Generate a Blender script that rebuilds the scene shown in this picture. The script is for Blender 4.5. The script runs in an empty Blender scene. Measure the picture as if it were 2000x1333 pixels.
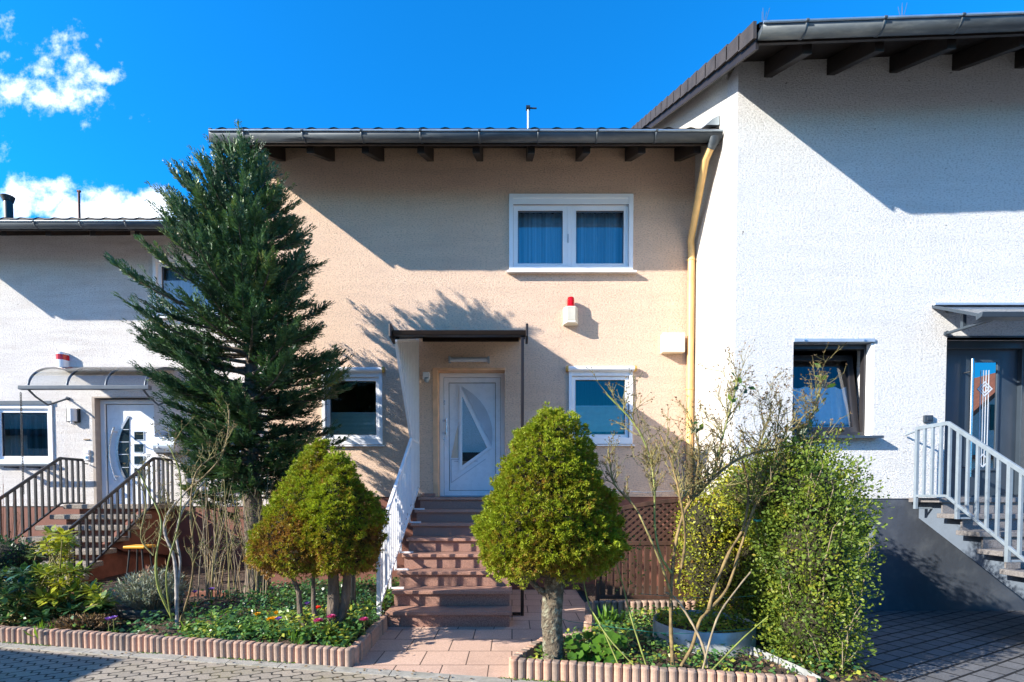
import bpy, bmesh, math, random
import numpy as np
from mathutils import Vector, Matrix, Quaternion

S = bpy.context.scene
COL = S.collection
random.seed(7)
RNG = np.random.default_rng(7)
R = math.radians

# ------------------------------------------------------------------ camera
H = 1.465                      # eye height
F = 1000.0                     # focal length in photo pixels (2000 px wide)
TH = math.atan(0.0287)         # slight downward pitch, corrected by lens shift
YP = 970 + F * math.tan(TH)
cam_d = bpy.data.cameras.new('camera')
cam_d.sensor_width = 36.0
cam_d.lens = 36.0 * F / 2000.0
cam_d.shift_y = (YP - 666.5) / 2000.0
cam_d.clip_start = 0.05
cam_d.clip_end = 2000
cam = bpy.data.objects.new('camera', cam_d)
COL.objects.link(cam)
cam.location = (0, 0, H)
cam.rotation_euler = (math.pi / 2 - TH, 0, 0)
S.camera = cam

# ------------------------------------------------------------------ sun, sky, exposure
SUN = Vector((2.26, 1.0, -1.19)).normalized()
sd = bpy.data.lights.new('sun', 'SUN')
sd.energy = 5.0
sd.angle = R(0.53)
sd.color = (1.0, 0.93, 0.82)
so = bpy.data.objects.new('sun', sd)
COL.objects.link(so)
so.location = (-30, -15, 25)
so.rotation_euler = SUN.to_track_quat('-Z', 'Y').to_euler()
S.view_settings.view_transform = 'Standard'
S.view_settings.look = 'None'
S.view_settings.exposure = 1.2
S.view_settings.gamma = 1.0

W = bpy.data.worlds.new('World')
S.world = W
W.use_nodes = True
wn, wl = W.node_tree.nodes, W.node_tree.links
wn.clear()

def nd(tree, typ, **kw):
    n = tree.nodes.new(typ)
    for k, v in kw.items():
        if k == 'ins':
            for i, x in v.items():
                n.inputs[i].default_value = x
        else:
            setattr(n, k, v)
    return n

def mth(tree, op, a, b=None, clamp=False):
    n = tree.nodes.new('ShaderNodeMath')
    n.operation = op
    n.use_clamp = clamp
    for i, x in enumerate((a, b)):
        if x is None:
            continue
        if isinstance(x, (int, float)):
            n.inputs[i].default_value = x
        else:
            tree.links.new(x, n.inputs[i])
    return n.outputs[0]

T = W.node_tree
sky = nd(T, 'ShaderNodeTexSky', sky_type='NISHITA', sun_disc=False)
sky.sun_elevation = math.asin(-SUN.z)
sky.sun_rotation = math.atan2(-SUN.x, -SUN.y)
sky.altitude = 300
sky.air_density = 1.0
sky.dust_density = 0.3
sky.ozone_density = 2.5
tint = nd(T, 'ShaderNodeMix', data_type='RGBA', blend_type='MULTIPLY')
tint.inputs[0].default_value = 1.0
tint.inputs[7].default_value = (0.05, 0.75, 1.30, 1)
T.links.new(sky.outputs[0], tint.inputs[6])
tc = nd(T, 'ShaderNodeTexCoord')
# the air is whiter on the sun's side of the sky
dotn = nd(T, 'ShaderNodeVectorMath', operation='DOT_PRODUCT')
T.links.new(tc.outputs['Generated'], dotn.inputs[0])
dotn.inputs[1].default_value = (-SUN.x / math.hypot(SUN.x, SUN.y), -SUN.y / math.hypot(SUN.x, SUN.y), 0)
mrs = nd(T, 'ShaderNodeMapRange', interpolation_type='SMOOTHSTEP')
for i, x in ((1, 0.36), (2, 0.95), (3, 0.0), (4, 1.0)):
    mrs.inputs[i].default_value = x
T.links.new(dotn.outputs['Value'], mrs.inputs[0])
tcol = nd(T, 'ShaderNodeMix', data_type='RGBA')
T.links.new(mrs.outputs[0], tcol.inputs[0])
tcol.inputs[6].default_value = (0.04, 0.76, 1.32, 1)
tcol.inputs[7].default_value = (0.75, 0.83, 0.92, 1)
T.links.new(tcol.outputs[2], tint.inputs[7])
sx = nd(T, 'ShaderNodeSeparateXYZ')
T.links.new(tc.outputs['Generated'], sx.inputs[0])
yy = mth(T, 'MAXIMUM', sx.outputs[1], 0.02)
U = mth(T, 'DIVIDE', sx.outputs[0], yy)
V = mth(T, 'DIVIDE', sx.outputs[2], yy)
uv = nd(T, 'ShaderNodeCombineXYZ')
T.links.new(U, uv.inputs[0]); T.links.new(V, uv.inputs[1])
blobs = [  # px, py, rx, ry, angle, gain
    (95, 188, 150, 40, -9, 1.0), (128, 140, 75, 75, 0, 0.80), (150, 85, 34, 62, -12, 0.55), (75, 95, 80, 42, -35, 0.52),
    (222, 148, 42, 20, 5, 0.62), (237, 198, 34, 18, 0, 0.5), (152, 243, 42, 18, -12, 0.5), (8, 45, 30, 20, 0, 0.55),
    (14, 113, 46, 20, 0, 0.58), (58, 392, 80, 46, 0, 1.4), (225, 416, 150, 50, 0, 1.6), (330, 390, 70, 30, 10, .5),
    (-300, 300, 260, 50, 0, .9)]
acc = None
for bx, by, rx, ry, ang, g in blobs:
    mp = nd(T, 'ShaderNodeMapping', vector_type='TEXTURE')
    v = (YP - by) / F
    dv = (-math.sin(TH) + v * math.cos(TH)) / (math.cos(TH) + v * math.sin(TH))
    du = ((bx - 1000) / F) / (math.cos(TH) + v * math.sin(TH))
    mp.inputs['Location'].default_value = (du, dv, 0)
    mp.inputs['Rotation'].default_value = (0, 0, R(ang))
    mp.inputs['Scale'].default_value = (rx / F, ry / F, 1)
    T.links.new(uv.outputs[0], mp.inputs[0])
    ln = nd(T, 'ShaderNodeVectorMath', operation='LENGTH')
    T.links.new(mp.outputs[0], ln.inputs[0])
    mr = nd(T, 'ShaderNodeMapRange', interpolation_type='SMOOTHSTEP')
    for i, x in ((1, 0.0), (2, 1.6), (3, g), (4, 0.0)):
        mr.inputs[i].default_value = x
    T.links.new(ln.outputs['Value'], mr.inputs[0])
    acc = mr.outputs[0] if acc is None else mth(T, 'MAXIMUM', acc, mr.outputs[0])
nz = nd(T, 'ShaderNodeTexNoise')
nz.inputs['Scale'].default_value = 17
nz.inputs['Detail'].default_value = 9
nz.inputs['Roughness'].default_value = 0.62
T.links.new(uv.outputs[0], nz.inputs['Vector'])
den = mth(T, 'ADD', acc, mth(T, 'MULTIPLY', mth(T, 'SUBTRACT', nz.outputs[0], 0.5), 3.0))
mr = nd(T, 'ShaderNodeMapRange', interpolation_type='SMOOTHSTEP')
for i, x in ((1, 0.36), (2, 1.35), (3, 0.0), (4, 1.0)):
    mr.inputs[i].default_value = x
T.links.new(den, mr.inputs[0])
front = mth(T, 'GREATER_THAN', sx.outputs[1], 0.03)
gate = mth(T, 'GREATER_THAN', acc, 0.02)
cm = mth(T, 'MULTIPLY', mth(T, 'MULTIPLY', mr.outputs[0], front), gate)
mix = nd(T, 'ShaderNodeMix', data_type='RGBA')
T.links.new(cm, mix.inputs[0])
T.links.new(tint.outputs[2], mix.inputs[6])
mix.inputs[7].default_value = (6.2, 6.6, 7.2, 1)
bg = nd(T, 'ShaderNodeBackground')
bg.inputs[1].default_value = 0.132
T.links.new(mix.outputs[2], bg.inputs[0])
wo = nd(T, 'ShaderNodeOutputWorld')
T.links.new(bg.outputs[0], wo.inputs[0])

# ------------------------------------------------------------------ helpers
def at(px, py, D):
    """photo pixel -> world point on the plane y = D"""
    v = (YP - py) / F
    t = D / (math.cos(TH) + v * math.sin(TH))
    return Vector(((px - 1000) / F * t, D, H + t * (-math.sin(TH) + v * math.cos(TH))))

def zat(py, D):
    return at(1000, py, D).z

def xat(px, D, py=970):
    return at(px, py, D).x

ORG = {}

def tag(o, label=None, cat=None, group=None, kind=None):
    if label: o['label'] = label
    if cat: o['category'] = cat
    if group: o['group'] = group
    if kind: o['kind'] = kind
    return o

def thing(name, label, cat, loc=(0, 0, 0), group=None):
    o = bpy.data.objects.new(name, None)
    COL.objects.link(o)
    o.location = loc
    o.empty_display_size = 0.1
    ORG[o.name] = Vector(loc)
    return tag(o, label, cat, group)

def link_mesh(name, me, parent=None, origin=None):
    o = bpy.data.objects.new(name, me)
    COL.objects.link(o)
    if parent is not None:
        o.parent = parent
        ORG[o.name] = ORG[parent.name]
    else:
        o.location = origin or (0, 0, 0)
        ORG[o.name] = Vector(origin or (0, 0, 0))
    return o

class MB:
    def __init__(s):
        s.v, s.f, s.sm = [], [], []
    def add(s, vs, fs, smooth=False):
        b = len(s.v)
        s.v += [tuple(p) for p in vs]
        s.f += [tuple(b + i for i in f) for f in fs]
        s.sm += [smooth] * len(fs)
        return s
    def hexa(s, p):   # 8 points: bottom 4 (ccw), top 4
        return s.add(p, [(3, 2, 1, 0), (4, 5, 6, 7), (0, 1, 5, 4), (1, 2, 6, 5), (2, 3, 7, 6), (3, 0, 4, 7)])
    def box(s, x0, x1, y0, y1, z0, z1):
        return s.hexa([(x0, y0, z0), (x1, y0, z0), (x1, y1, z0), (x0, y1, z0), (x0, y0, z1), (x1, y0, z1), (x1, y1, z1), (x0, y1, z1)])
    def bar(s, p, q, w, h, up=(0, 0, 1)):
        p, q = Vector(p), Vector(q)
        d = (q - p).normalized()
        up = Vector(up)
        a = d.cross(up)
        if a.length < 1e-5: a = d.cross(Vector((0, 1, 0)))
        a.normalize(); b = a.cross(d).normalized()
        a *= w / 2; b *= h / 2
        return s.hexa([p - a - b, p + a - b, q + a - b, q - a - b, p - a + b, p + a + b, q + a + b, q - a + b])
    def tube(s, pts, rad, n=8, caps=True, smooth=True):
        pts = [Vector(p) for p in pts]
        if isinstance(rad, (int, float)): rad = [rad] * len(pts)
        prev = None
        vs, fs = [], []
        for i, p in enumerate(pts):
            d = (pts[min(i + 1, len(pts) - 1)] - pts[max(i - 1, 0)])
            if d.length < 1e-9: d = Vector((0, 0, 1))
            d.normalize()
            a = prev if prev is not None else (Vector((1, 0, 0)) if abs(d.x) < .8 else Vector((0, 1, 0)))
            a = (a - d * a.dot(d))
            if a.length < 1e-5: a = d.orthogonal()
            a.normalize(); prev = a
            b = d.cross(a)
            for k in range(n):
                t = 2 * math.pi * k / n
                vs.append(p + (a * math.cos(t) + b * math.sin(t)) * rad[i])
        for i in range(len(pts) - 1):
            for k in range(n):
                k2 = (k + 1) % n
                fs.append((i * n + k, i * n + k2, (i + 1) * n + k2, (i + 1) * n + k))
        s.add(vs, fs, smooth)
        if caps:
            m = len(vs)
            s.add(vs[:n], [tuple(range(n - 1, -1, -1))])
            s.add(vs[m - n:], [tuple(range(n))])
        return s
    def lathe(s, prof, c, n=16, smooth=True):   # profile (r, z), axis z
        vs, fs = [], []
        for r, z in prof:
            for k in range(n):
                t = 2 * math.pi * k / n
                vs.append((c[0] + r * math.cos(t), c[1] + r * math.sin(t), c[2] + z))
        for i in range(len(prof) - 1):
            for k in range(n):
                k2 = (k + 1) % n
                fs.append((i * n + k, i * n + k2, (i + 1) * n + k2, (i + 1) * n + k))
        return s.add(vs, fs, smooth)
    def prism_y(s, poly, y0, y1):   # poly of (x, z), counter-clockwise seen from -y
        n = len(poly)
        vs = [(x, y0, z) for x, z in poly] + [(x, y1, z) for x, z in poly]
        fs = [tuple(range(n)), tuple(range(2 * n - 1, n - 1, -1))]
        fs += [(i, i + n, (i + 1) % n + n, (i + 1) % n) for i in range(n)]
        return s.add(vs, fs)
    def prism_x(s, poly, x0, x1):   # poly of (y, z)
        n = len(poly)
        vs = [(x0, y, z) for y, z in poly] + [(x1, y, z) for y, z in poly]
        fs = [tuple(range(n)), tuple(range(2 * n - 1, n - 1, -1))]
        fs += [(i, i + n, (i + 1) % n + n, (i + 1) % n) for i in range(n)]
        return s.add(vs, fs)
    def ring_y(s, outer, inner, y0, y1):   # frame between two polygons with the same corner count, (x, z)
        n = len(outer)
        vs = [(x, y0, z) for x, z in outer] + [(x, y0, z) for x, z in inner] + [(x, y1, z) for x, z in outer] + [(x, y1, z) for x, z in inner]
        fs = []
        for i in range(n):
            j = (i + 1) % n
            fs += [(i, j, n + j, n + i), (2 * n + i, 3 * n + i, 3 * n + j, 2 * n + j),
                   (i, 2 * n + i, 2 * n + j, j), (n + i, n + j, 3 * n + j, 3 * n + i)]
        return s.add(vs, fs)
    def frame(s, x0, x1, z0, z1, w, y0, y1, wb=None):
        wb = w if wb is None else wb
        return s.ring_y([(x0, z0), (x1, z0), (x1, z1), (x0, z1)], [(x0 + w, z0 + wb), (x1 - w, z0 + wb), (x1 - w, z1 - w), (x0 + w, z1 - w)], y0, y1)
    def build(s, name, mat, parent=None, origin=None, bevel=0.0, fix=True):
        o0 = ORG[parent.name] if parent is not None else Vector(origin or (0, 0, 0))
        me = bpy.data.meshes.new(name)
        me.from_pydata([(x - o0.x, y - o0.y, z - o0.z) for x, y, z in s.v], [], s.f)
        me.polygons.foreach_set('use_smooth', s.sm)
        if fix:
            bm = bmesh.new(); bm.from_mesh(me)
            bmesh.ops.recalc_face_normals(bm, faces=bm.faces)
            bm.to_mesh(me); bm.free()
        me.materials.append(mat)
        me.update()
        o = link_mesh(name, me, parent, origin)
        if bevel:
            b = o.modifiers.new('bevel', 'BEVEL')
            b.width = bevel; b.segments = 2; b.limit_method = 'ANGLE'; b.angle_limit = R(40)
        return o

def np_quads(name, V, mat, parent=None, origin=None, tint=None):
    V = np.asarray(V, dtype=np.float32)
    n = V.shape[0]
    o0 = np.array(ORG[parent.name] if parent is not None else (origin or (0, 0, 0)), dtype=np.float32)
    me = bpy.data.meshes.new(name)
    me.vertices.add(4 * n)
    me.vertices.foreach_set('co', (V - o0).reshape(-1))
    me.loops.add(4 * n)
    me.loops.foreach_set('vertex_index', np.arange(4 * n, dtype=np.int32))
    me.polygons.add(n)
    me.polygons.foreach_set('loop_start', np.arange(0, 4 * n, 4, dtype=np.int32))
    if tint is not None:
        a = me.attributes.new('tint', 'FLOAT', 'POINT')
        a.data.foreach_set('value', np.repeat(np.asarray(tint, dtype=np.float32), 4))
    me.update(calc_edges=True)
    me.validate()
    me.materials.append(mat)
    return link_mesh(name, me, parent, origin)

def unit(a):
    return a / np.maximum(np.linalg.norm(a, axis=-1, keepdims=True), 1e-9)

def leafq(P, A, N, wid):
    """diamond leaves: base P, length vector A, facing N, half width wid (fraction of length)"""
    L = np.linalg.norm(A, axis=1, keepdims=True)
    B = unit(np.cross(A, N)) * L * np.asarray(wid).reshape(-1, 1)
    fold = unit(N) * L * 0.10
    return np.stack([P, P + A * .5 + B + fold, P + A, P + A * .5 - B + fold], axis=1)

def rdir(n):
    return unit(RNG.normal(size=(n, 3)))

# ------------------------------------------------------------------ materials
def newmat(name):
    m = bpy.data.materials.new(name)
    m.use_nodes = True
    t = m.node_tree
    b = t.nodes['Principled BSDF']
    return m, t, b

def texco(t, scale=(1, 1, 1), rot=(0, 0, 0), kind='Object'):
    c = t.nodes.new('ShaderNodeTexCoord')
    mp = t.nodes.new('ShaderNodeMapping')
    mp.inputs['Scale'].default_value = scale
    mp.inputs['Rotation'].default_value = rot
    t.links.new(c.outputs[kind], mp.inputs[0])
    return mp.outputs[0]

def noise(t, vec, scale, detail=4, rough=.55):
    n = t.nodes.new('ShaderNodeTexNoise')
    n.inputs['Scale'].default_value = scale
    n.inputs['Detail'].default_value = detail
    n.inputs['Roughness'].default_value = rough
    if vec is not None: t.links.new(vec, n.inputs['Vector'])
    return n.outputs[0]

def ramp(t, fac, stops, interp='LINEAR'):
    r = t.nodes.new('ShaderNodeValToRGB')
    r.color_ramp.interpolation = interp
    e = r.color_ramp.elements
    while len(e) < len(stops): e.new(0.5)
    for i, (p, c) in enumerate(stops):
        e[i].position = p
        e[i].color = (*c, 1) if len(c) == 3 else c
    t.links.new(fac, r.inputs[0])
    return r.outputs[0]

def mixc(t, fac, a, b, mode='MIX'):
    m = t.nodes.new('ShaderNodeMix')
    m.data_type = 'RGBA'; m.blend_type = mode
    for i, x in ((0, fac), (6, a), (7, b)):
        if isinstance(x, (int, float)): m.inputs[i].default_value = x
        elif isinstance(x, tuple): m.inputs[i].default_value = (*x, 1)
        else: t.links.new(x, m.inputs[i])
    return m.outputs[2]

def bump(t, b, h, strength, dist):
    n = t.nodes.new('ShaderNodeBump')
    n.inputs['Strength'].default_value = strength
    n.inputs['Distance'].default_value = dist
    t.links.new(h, n.inputs['Height'])
    t.links.new(n.outputs[0], b.inputs['Normal'])

def pm(name, col, rough=.55, metal=0.0, var=.12, vs=6, bs=0, bd=0.003, bst=.6, vec=(1, 1, 1), spec=.5, dirt=None):
    m, t, b = newmat(name)
    co = texco(t, vec)
    lo = tuple(max(0, c * (1 - var)) for c in col); hi = tuple(min(1, c * (1 + var)) for c in col)
    c = mixc(t, ramp(t, noise(t, co, vs), [(.3, (0, 0, 0)), (.7, (1, 1, 1))]), lo, hi)
    if dirt:
        dcol, amt, dsc = dirt
        f = ramp(t, noise(t, co, dsc, 6, .65), [(.5, (0, 0, 0)), (.75, (amt, amt, amt))])
        c = mixc(t, f, c, dcol)
    t.links.new(c, b.inputs['Base Color'])
    rr = t.nodes.new('ShaderNodeMapRange')
    rr.inputs[3].default_value = max(0.02, rough - .08); rr.inputs[4].default_value = min(1, rough + .08)
    t.links.new(noise(t, co, vs * 3), rr.inputs[0])
    t.links.new(rr.outputs[0], b.inputs['Roughness'])
    b.inputs['Metallic'].default_value = metal
    b.inputs['Specular IOR Level'].default_value = spec
    if bs: bump(t, b, noise(t, co, bs, 5), bst, bd)
    return m

def stucco(name, col, stain, stain_amt, specks=0.0, grain=1.0):
    m, t, b = newmat(name)
    co = texco(t)
    st = texco(t, (.75, .75, 1.35))
    n1 = noise(t, co, .9, 5, .6)
    n2 = noise(t, texco(t, (.35, .35, 2.6)), 3.0, 6, .65)
    c = mixc(t, ramp(t, noise(t, st, 46, 3), [(.30, (0, 0, 0)), (.50, (1, 1, 1))]), tuple(x * .66 for x in col), col)  # grain pits coloured darker: dirt plus painted pit shade
    f = ramp(t, n2, [(.42, (0, 0, 0)), (.72, (stain_amt,) * 3)])
    f2 = ramp(t, n1, [(.35, (.35,) * 3), (.65, (1,) * 3)])
    c = mixc(t, mixc(t, 1.0, f, f2, 'MULTIPLY'), c, stain)
    sk = ramp(t, noise(t, texco(t, (3.2, 3.2, .16)), 1.6, 5, .6), [(.55, (0,) * 3), (.75, (.35,) * 3)])
    c = mixc(t, mixc(t, 1.0, sk, ramp(t, noise(t, co, .55, 3, .5), [(.4, (0,) * 3), (.62, (1,) * 3)]), 'MULTIPLY'), c, stain)
    if specks:
        sp = ramp(t, noise(t, co, 7.5, 2, .5), [(.735, (0,) * 3), (.765, (specks,) * 3)])
        c = mixc(t, sp, c, (.10, .09, .07))
    t.links.new(c, b.inputs['Base Color'])
    b.inputs['Roughness'].default_value = .95
    b.inputs['Specular IOR Level'].default_value = .15
    h1 = noise(t, st, 46 * grain, 4, .7)
    h2 = noise(t, st, 120 * grain, 3, .7)
    h = mth(t, 'ADD', ramp(t, h1, [(.25, (0,) * 3), (.75, (1,) * 3)]), mth(t, 'MULTIPLY', h2, .9))
    bump(t, b, h, 1.0, .016)
    return m

def leafmat(name, stops, rough=.5, trans=.3, spec=.35):
    m, t, b = newmat(name)
    a = t.nodes.new('ShaderNodeAttribute'); a.attribute_name = 'tint'
    c = ramp(t, a.outputs['Fac'], stops)
    t.links.new(c, b.inputs['Base Color'])
    b.inputs['Roughness'].default_value = rough
    b.inputs['Specular IOR Level'].default_value = spec
    tr = t.nodes.new('ShaderNodeBsdfTranslucent')
    t.links.new(mixc(t, 1.0, c, (1.0, 1.0, .55), 'MULTIPLY'), tr.inputs[0])
    mx = t.nodes.new('ShaderNodeMixShader')
    mx.inputs[0].default_value = trans
    t.links.new(b.outputs[0], mx.inputs[1]); t.links.new(tr.outputs[0], mx.inputs[2])
    t.links.new(mx.outputs[0], t.nodes['Material Output'].inputs[0])
    return m

def glassmat(name, refl=.22, tintc=(.75, .82, .85), rough=.0):
    m, t, b = newmat(name)
    g = t.nodes.new('ShaderNodeBsdfGlossy'); g.inputs['Roughness'].default_value = rough
    tr = t.nodes.new('ShaderNodeBsdfTransparent'); tr.inputs[0].default_value = (*tintc, 1)
    fr = t.nodes.new('ShaderNodeFresnel'); fr.inputs[0].default_value = 1.5
    f = mth(t, 'ADD', mth(t, 'MULTIPLY', fr.outputs[0], 1.0), refl, True)
    mx = t.nodes.new('ShaderNodeMixShader')
    t.links.new(f, mx.inputs[0]); t.links.new(tr.outputs[0], mx.inputs[1]); t.links.new(g.outputs[0], mx.inputs[2])
    t.links.new(mx.outputs[0], t.nodes['Material Output'].inputs[0])
    return m

def brickmat(name, c1, c2, mortar, w, h, msize, rot=0.0, rough=.85, wav=0.0, wavs=6, bd=.006, offs=.5, fine=60, dirt=None):
    m, t, b = newmat(name)
    co = texco(t, (1, 1, 1), (0, 0, rot))
    if wav:
        s = t.nodes.new('ShaderNodeSeparateXYZ'); t.links.new(co, s.inputs[0])
        wy = mth(t, 'MULTIPLY', mth(t, 'SINE', mth(t, 'MULTIPLY', s.outputs[0], 2 * math.pi / (w * .5))), wav)
        wx = mth(t, 'MULTIPLY', mth(t, 'SINE', mth(t, 'MULTIPLY', s.outputs[1], 2 * math.pi / h)), wav)
        k = t.nodes.new('ShaderNodeCombineXYZ')
        t.links.new(mth(t, 'ADD', s.outputs[0], wx), k.inputs[0]); t.links.new(mth(t, 'ADD', s.outputs[1], wy), k.inputs[1])
        co2 = k.outputs[0]
    else:
        co2 = co
    br = t.nodes.new('ShaderNodeTexBrick')
    br.offset = offs
    for k, v in (('Scale', 1.0), ('Mortar Size', msize), ('Brick Width', w), ('Row Height', h), ('Mortar Smooth', .3), ('Bias', 0.0)):
        br.inputs[k].default_value = v
    br.inputs['Color1'].default_value = (*c1, 1); br.inputs['Color2'].default_value = (*c2, 1); br.inputs['Mortar'].default_value = (*mortar, 1)
    t.links.new(co2, br.inputs['Vector'])
    n = noise(t, co, fine, 4, .7)
    c = mixc(t, 1.0, br.outputs['Color'], ramp(t, n, [(.3, (.72,) * 3), (.7, (1.2,) * 3)]), 'MULTIPLY')
    if dirt:
        dc, da, ds = dirt
        c = mixc(t, ramp(t, noise(t, co, ds, 6, .65), [(.5, (0,) * 3), (.7, (da,) * 3)]), c, dc)
    t.links.new(c, b.inputs['Base Color'])
    b.inputs['Roughness'].default_value = rough
    b.inputs['Specular IOR Level'].default_value = .25
    hh = mth(t, 'ADD', mth(t, 'MULTIPLY', br.outputs['Fac'], -1.0), mth(t, 'MULTIPLY', n, .35))
    bump(t, b, hh, .8, bd)
    return m

M = {}
M['stucco_main'] = stucco('peach_stucco', (.88, .645, .485), (.60, .43, .33), .5, .35)
M['stucco_white'] = stucco('white_stucco', (.82, .82, .82), (.60, .59, .57), .45, .75)
M['stucco_left'] = stucco('off_white_stucco', (.79, .76, .735), (.50, .44, .40), .7, .4)
M['stucco_side'] = stucco('cream_stucco', (.82, .78, .72), (.7, .66, .6), .2)
M['plinth_brown'] = pm('brown_plinth_paint', (.19, .075, .05), .8, 0, .15, 3, 50, .004)
M['plinth_grey'] = pm('slate_grey_plinth_paint', (.055, .066, .088), .62, 0, .12, 2.5, 9, .01, .5, dirt=((.14, .155, .17), .5, 2.6))
M['plinth_light'] = pm('grey_stair_side_paint', (.11, .14, .185), .7, 0, .08, 4, 30, .003)
M['pvc'] = pm('white_window_plastic', (.80, .81, .83), .35, 0, .02, 3)
M['white_paint'] = pm('white_railing_paint', (.82, .82, .83), .4, 0, .04, 9)
M['zinc'] = pm('weathered_zinc', (.055, .070, .085), .5, .25, .35, 2.2, 0, vec=(.5, 3, 1), dirt=((.20, .22, .22), .5, 5))
M['zinc_light'] = pm('zinc_edge', (.42, .5, .56), .4, .75, .15, 5)
M['wood_dark'] = pm('dark_stained_timber', (.014, .009, .007), .6, 0, .35, 8, 40, .003, .5, (1, .12, 1))
M['soffit'] = brickmat('dark_soffit_boards', (.016, .010, .008), (.012, .008, .006), (.004, .003, .003), 40.0, .11, .006, 0, .6, bd=.004)
M['tile'] = pm('dark_roof_tile', (.038, .031, .028), .7, 0, .3, 5, 60, .004)
M['anthracite'] = pm('anthracite_paint', (.032, .045, .062), .32, 0, .1, 4)
M['anth_dark'] = pm('dark_window_frame', (.022, .020, .022), .35, 0, .15, 4)
M['rail_dark'] = pm('black_iron_paint', (.030, .032, .036), .45, .2, .3, 12)
M['rail_grey'] = pm('blue_grey_rail_paint', (.20, .245, .29), .4, .1, .1, 10)
M['steel'] = pm('brushed_steel', (.62, .62, .63), .28, 1, .1, 30)
M['alu'] = pm('aluminium_grey', (.42, .48, .54), .4, .4, .1, 8)
M['grey_trim'] = pm('grey_canopy_paint', (.055, .075, .10), .38, .3, .1, 6)
M['bronze'] = pm('dark_bronze_metal', (.022, .014, .011), .35, .3, .2, 6)
M['downpipe'] = pm('ochre_painted_pipe', (.80, .50, .19), .5, 0, .12, 4, dirt=((.45, .27, .11), .5, 6))
M['cream'] = pm('cream_plastic', (.80, .68, .50), .5, 0, .04, 6)
M['ivory'] = pm('ivory_plastic', (.76, .72, .60), .45, 0, .05, 8)
M['ochre'] = pm('ochre_cap', (.62, .38, .09), .5, 0, .1, 8)
M['door_white'] = pm('white_door_panel', (.80, .82, .86), .28, 0, .02, 3)
M['groove'] = pm('dark_seal', (.05, .05, .06), .6, 0, .1, 5)
M['black_glass'] = pm('dark_door_glass', (.012, .022, .028), .06, 0, .2, 3, spec=.8)
M['black'] = pm('black_plastic', (.015, .015, .016), .45, 0, .2, 8)
M['frost'] = pm('frosted_glass_grey', (.50, .54, .60), .35, 0, .1, 3)
M['glass'] = glassmat('window_glass', .13, (.62, .72, .78))
M['glass_dark'] = glassmat('window_glass_clear', .06, (.80, .86, .88))
M['mirror_glass'] = glassmat('mirrored_door_glass', .45, (.2, .25, .3))
M['poly'] = glassmat('clear_canopy_sheet', .08, (.84, .84, .80), .05)
M['curtain'] = pm('sheer_curtain', (.55, .62, .66), .9, 0, .4, 1, vec=(17, 17, .1))  # vertical tone bands paint the light and shade of the folds
M['blind'] = pm('pleated_blind', (.66, .70, .62), .85, 0, .06, 14)
M['curtain_dark'] = pm('grey_curtain', (.10, .12, .125), .9, 0, .75, 1, vec=(13, 13, .15))  # fold shading put into the colour as light and dark bands
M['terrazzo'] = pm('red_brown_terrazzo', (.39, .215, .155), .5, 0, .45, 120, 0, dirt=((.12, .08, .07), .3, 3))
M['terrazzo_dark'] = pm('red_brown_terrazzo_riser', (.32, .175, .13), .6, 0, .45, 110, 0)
M['pebble'] = pm('washed_concrete', (.27, .23, .19), .9, 0, .5, 70, 90, .012, .9)
M['grey_stone'] = pm('grey_stair_stone', (.16, .15, .15), .7, 0, .35, 80, 60, .004, dirt=((.3, .29, .28), .3, 4))
M['edging'] = pm('pinkish_concrete', (.40, .275, .21), .9, 0, .25, 10, 70, .006, .6, dirt=((.15, .12, .10), .5, 7))
M['soil'] = pm('garden_soil', (.065, .040, .027), .95, 0, .5, 14, 40, .04, 1, dirt=((.13, .08, .05), .4, 30))
M['ground'] = pm('bare_ground', (.10, .09, .08), .95, 0, .2, 2, 20, .02)
M['kerb'] = pm('grey_kerb_concrete', (.30, .285, .25), .9, 0, .2, 14, 80, .005, .7, dirt=((.10, .11, .05), .5, 4))
M['road'] = brickmat('wavy_grey_pavers', (.36, .305, .24), (.285, .245, .195), (.04, .036, .03), .22, .112, .010, R(24), .85, .016, dirt=((.26, .22, .10), .35, 2.2))
M['drive'] = brickmat('charcoal_block_paving', (.145, .145, .15), (.115, .115, .12), (.012, .012, .013), .24, .16, .012, R(-28), .75, dirt=((.06, .06, .06), .5, 2.0))
M['path'] = brickmat('pink_stone_tiles', (.60, .41, .315), (.52, .35, .27), (.10, .07, .055), .40, .40, .006, 0, .75, bd=.003, fine=90, dirt=((.30, .20, .15), .4, 1.6))
M['bark'] = pm('rough_grey_brown_bark', (.13, .10, .075), .95, 0, .5, 18, 30, .03, 1, (1, 1, .35))
M['bark_lichen'] = pm('lichen_covered_bark', (.12, .095, .065), .95, 0, .4, 30, 45, .03, 1, dirt=((.36, .38, .28), .9, 22))
M['bark_pale'] = pm('pale_silver_bark', (.29, .265, .24), .85, 0, .4, 16, 40, .006)
M['cane'] = pm('yellow_green_cane', (.19, .13, .05), .75, 0, .6, 14, 60, .006, .9, dirt=((.09, .07, .04), .7, 18))
M['cane_green'] = pm('green_cane', (.20, .23, .05), .5, 0, .4, 9)
M['twig'] = pm('brown_olive_twig', (.21, .18, .065), .8, 0, .5, 14)
M['twig_red'] = pm('orange_red_twig', (.30, .11, .045), .7, 0, .4, 14)
M['twig_grey'] = pm('dry_straw_twig', (.24, .19, .12), .85, 0, .4, 14)
M['core'] = pm('dark_twig_core', (.028, .024, .010), 1, 0, .5, 30, 50, .03, 1)  # twig mass kept near black to paint shade into the foliage gaps
M['trellis'] = pm('brown_stained_fence_wood', (.072, .034, .021), .6, 0, .35, 6, 30, .003, .5, (2, 2, .2))
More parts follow.
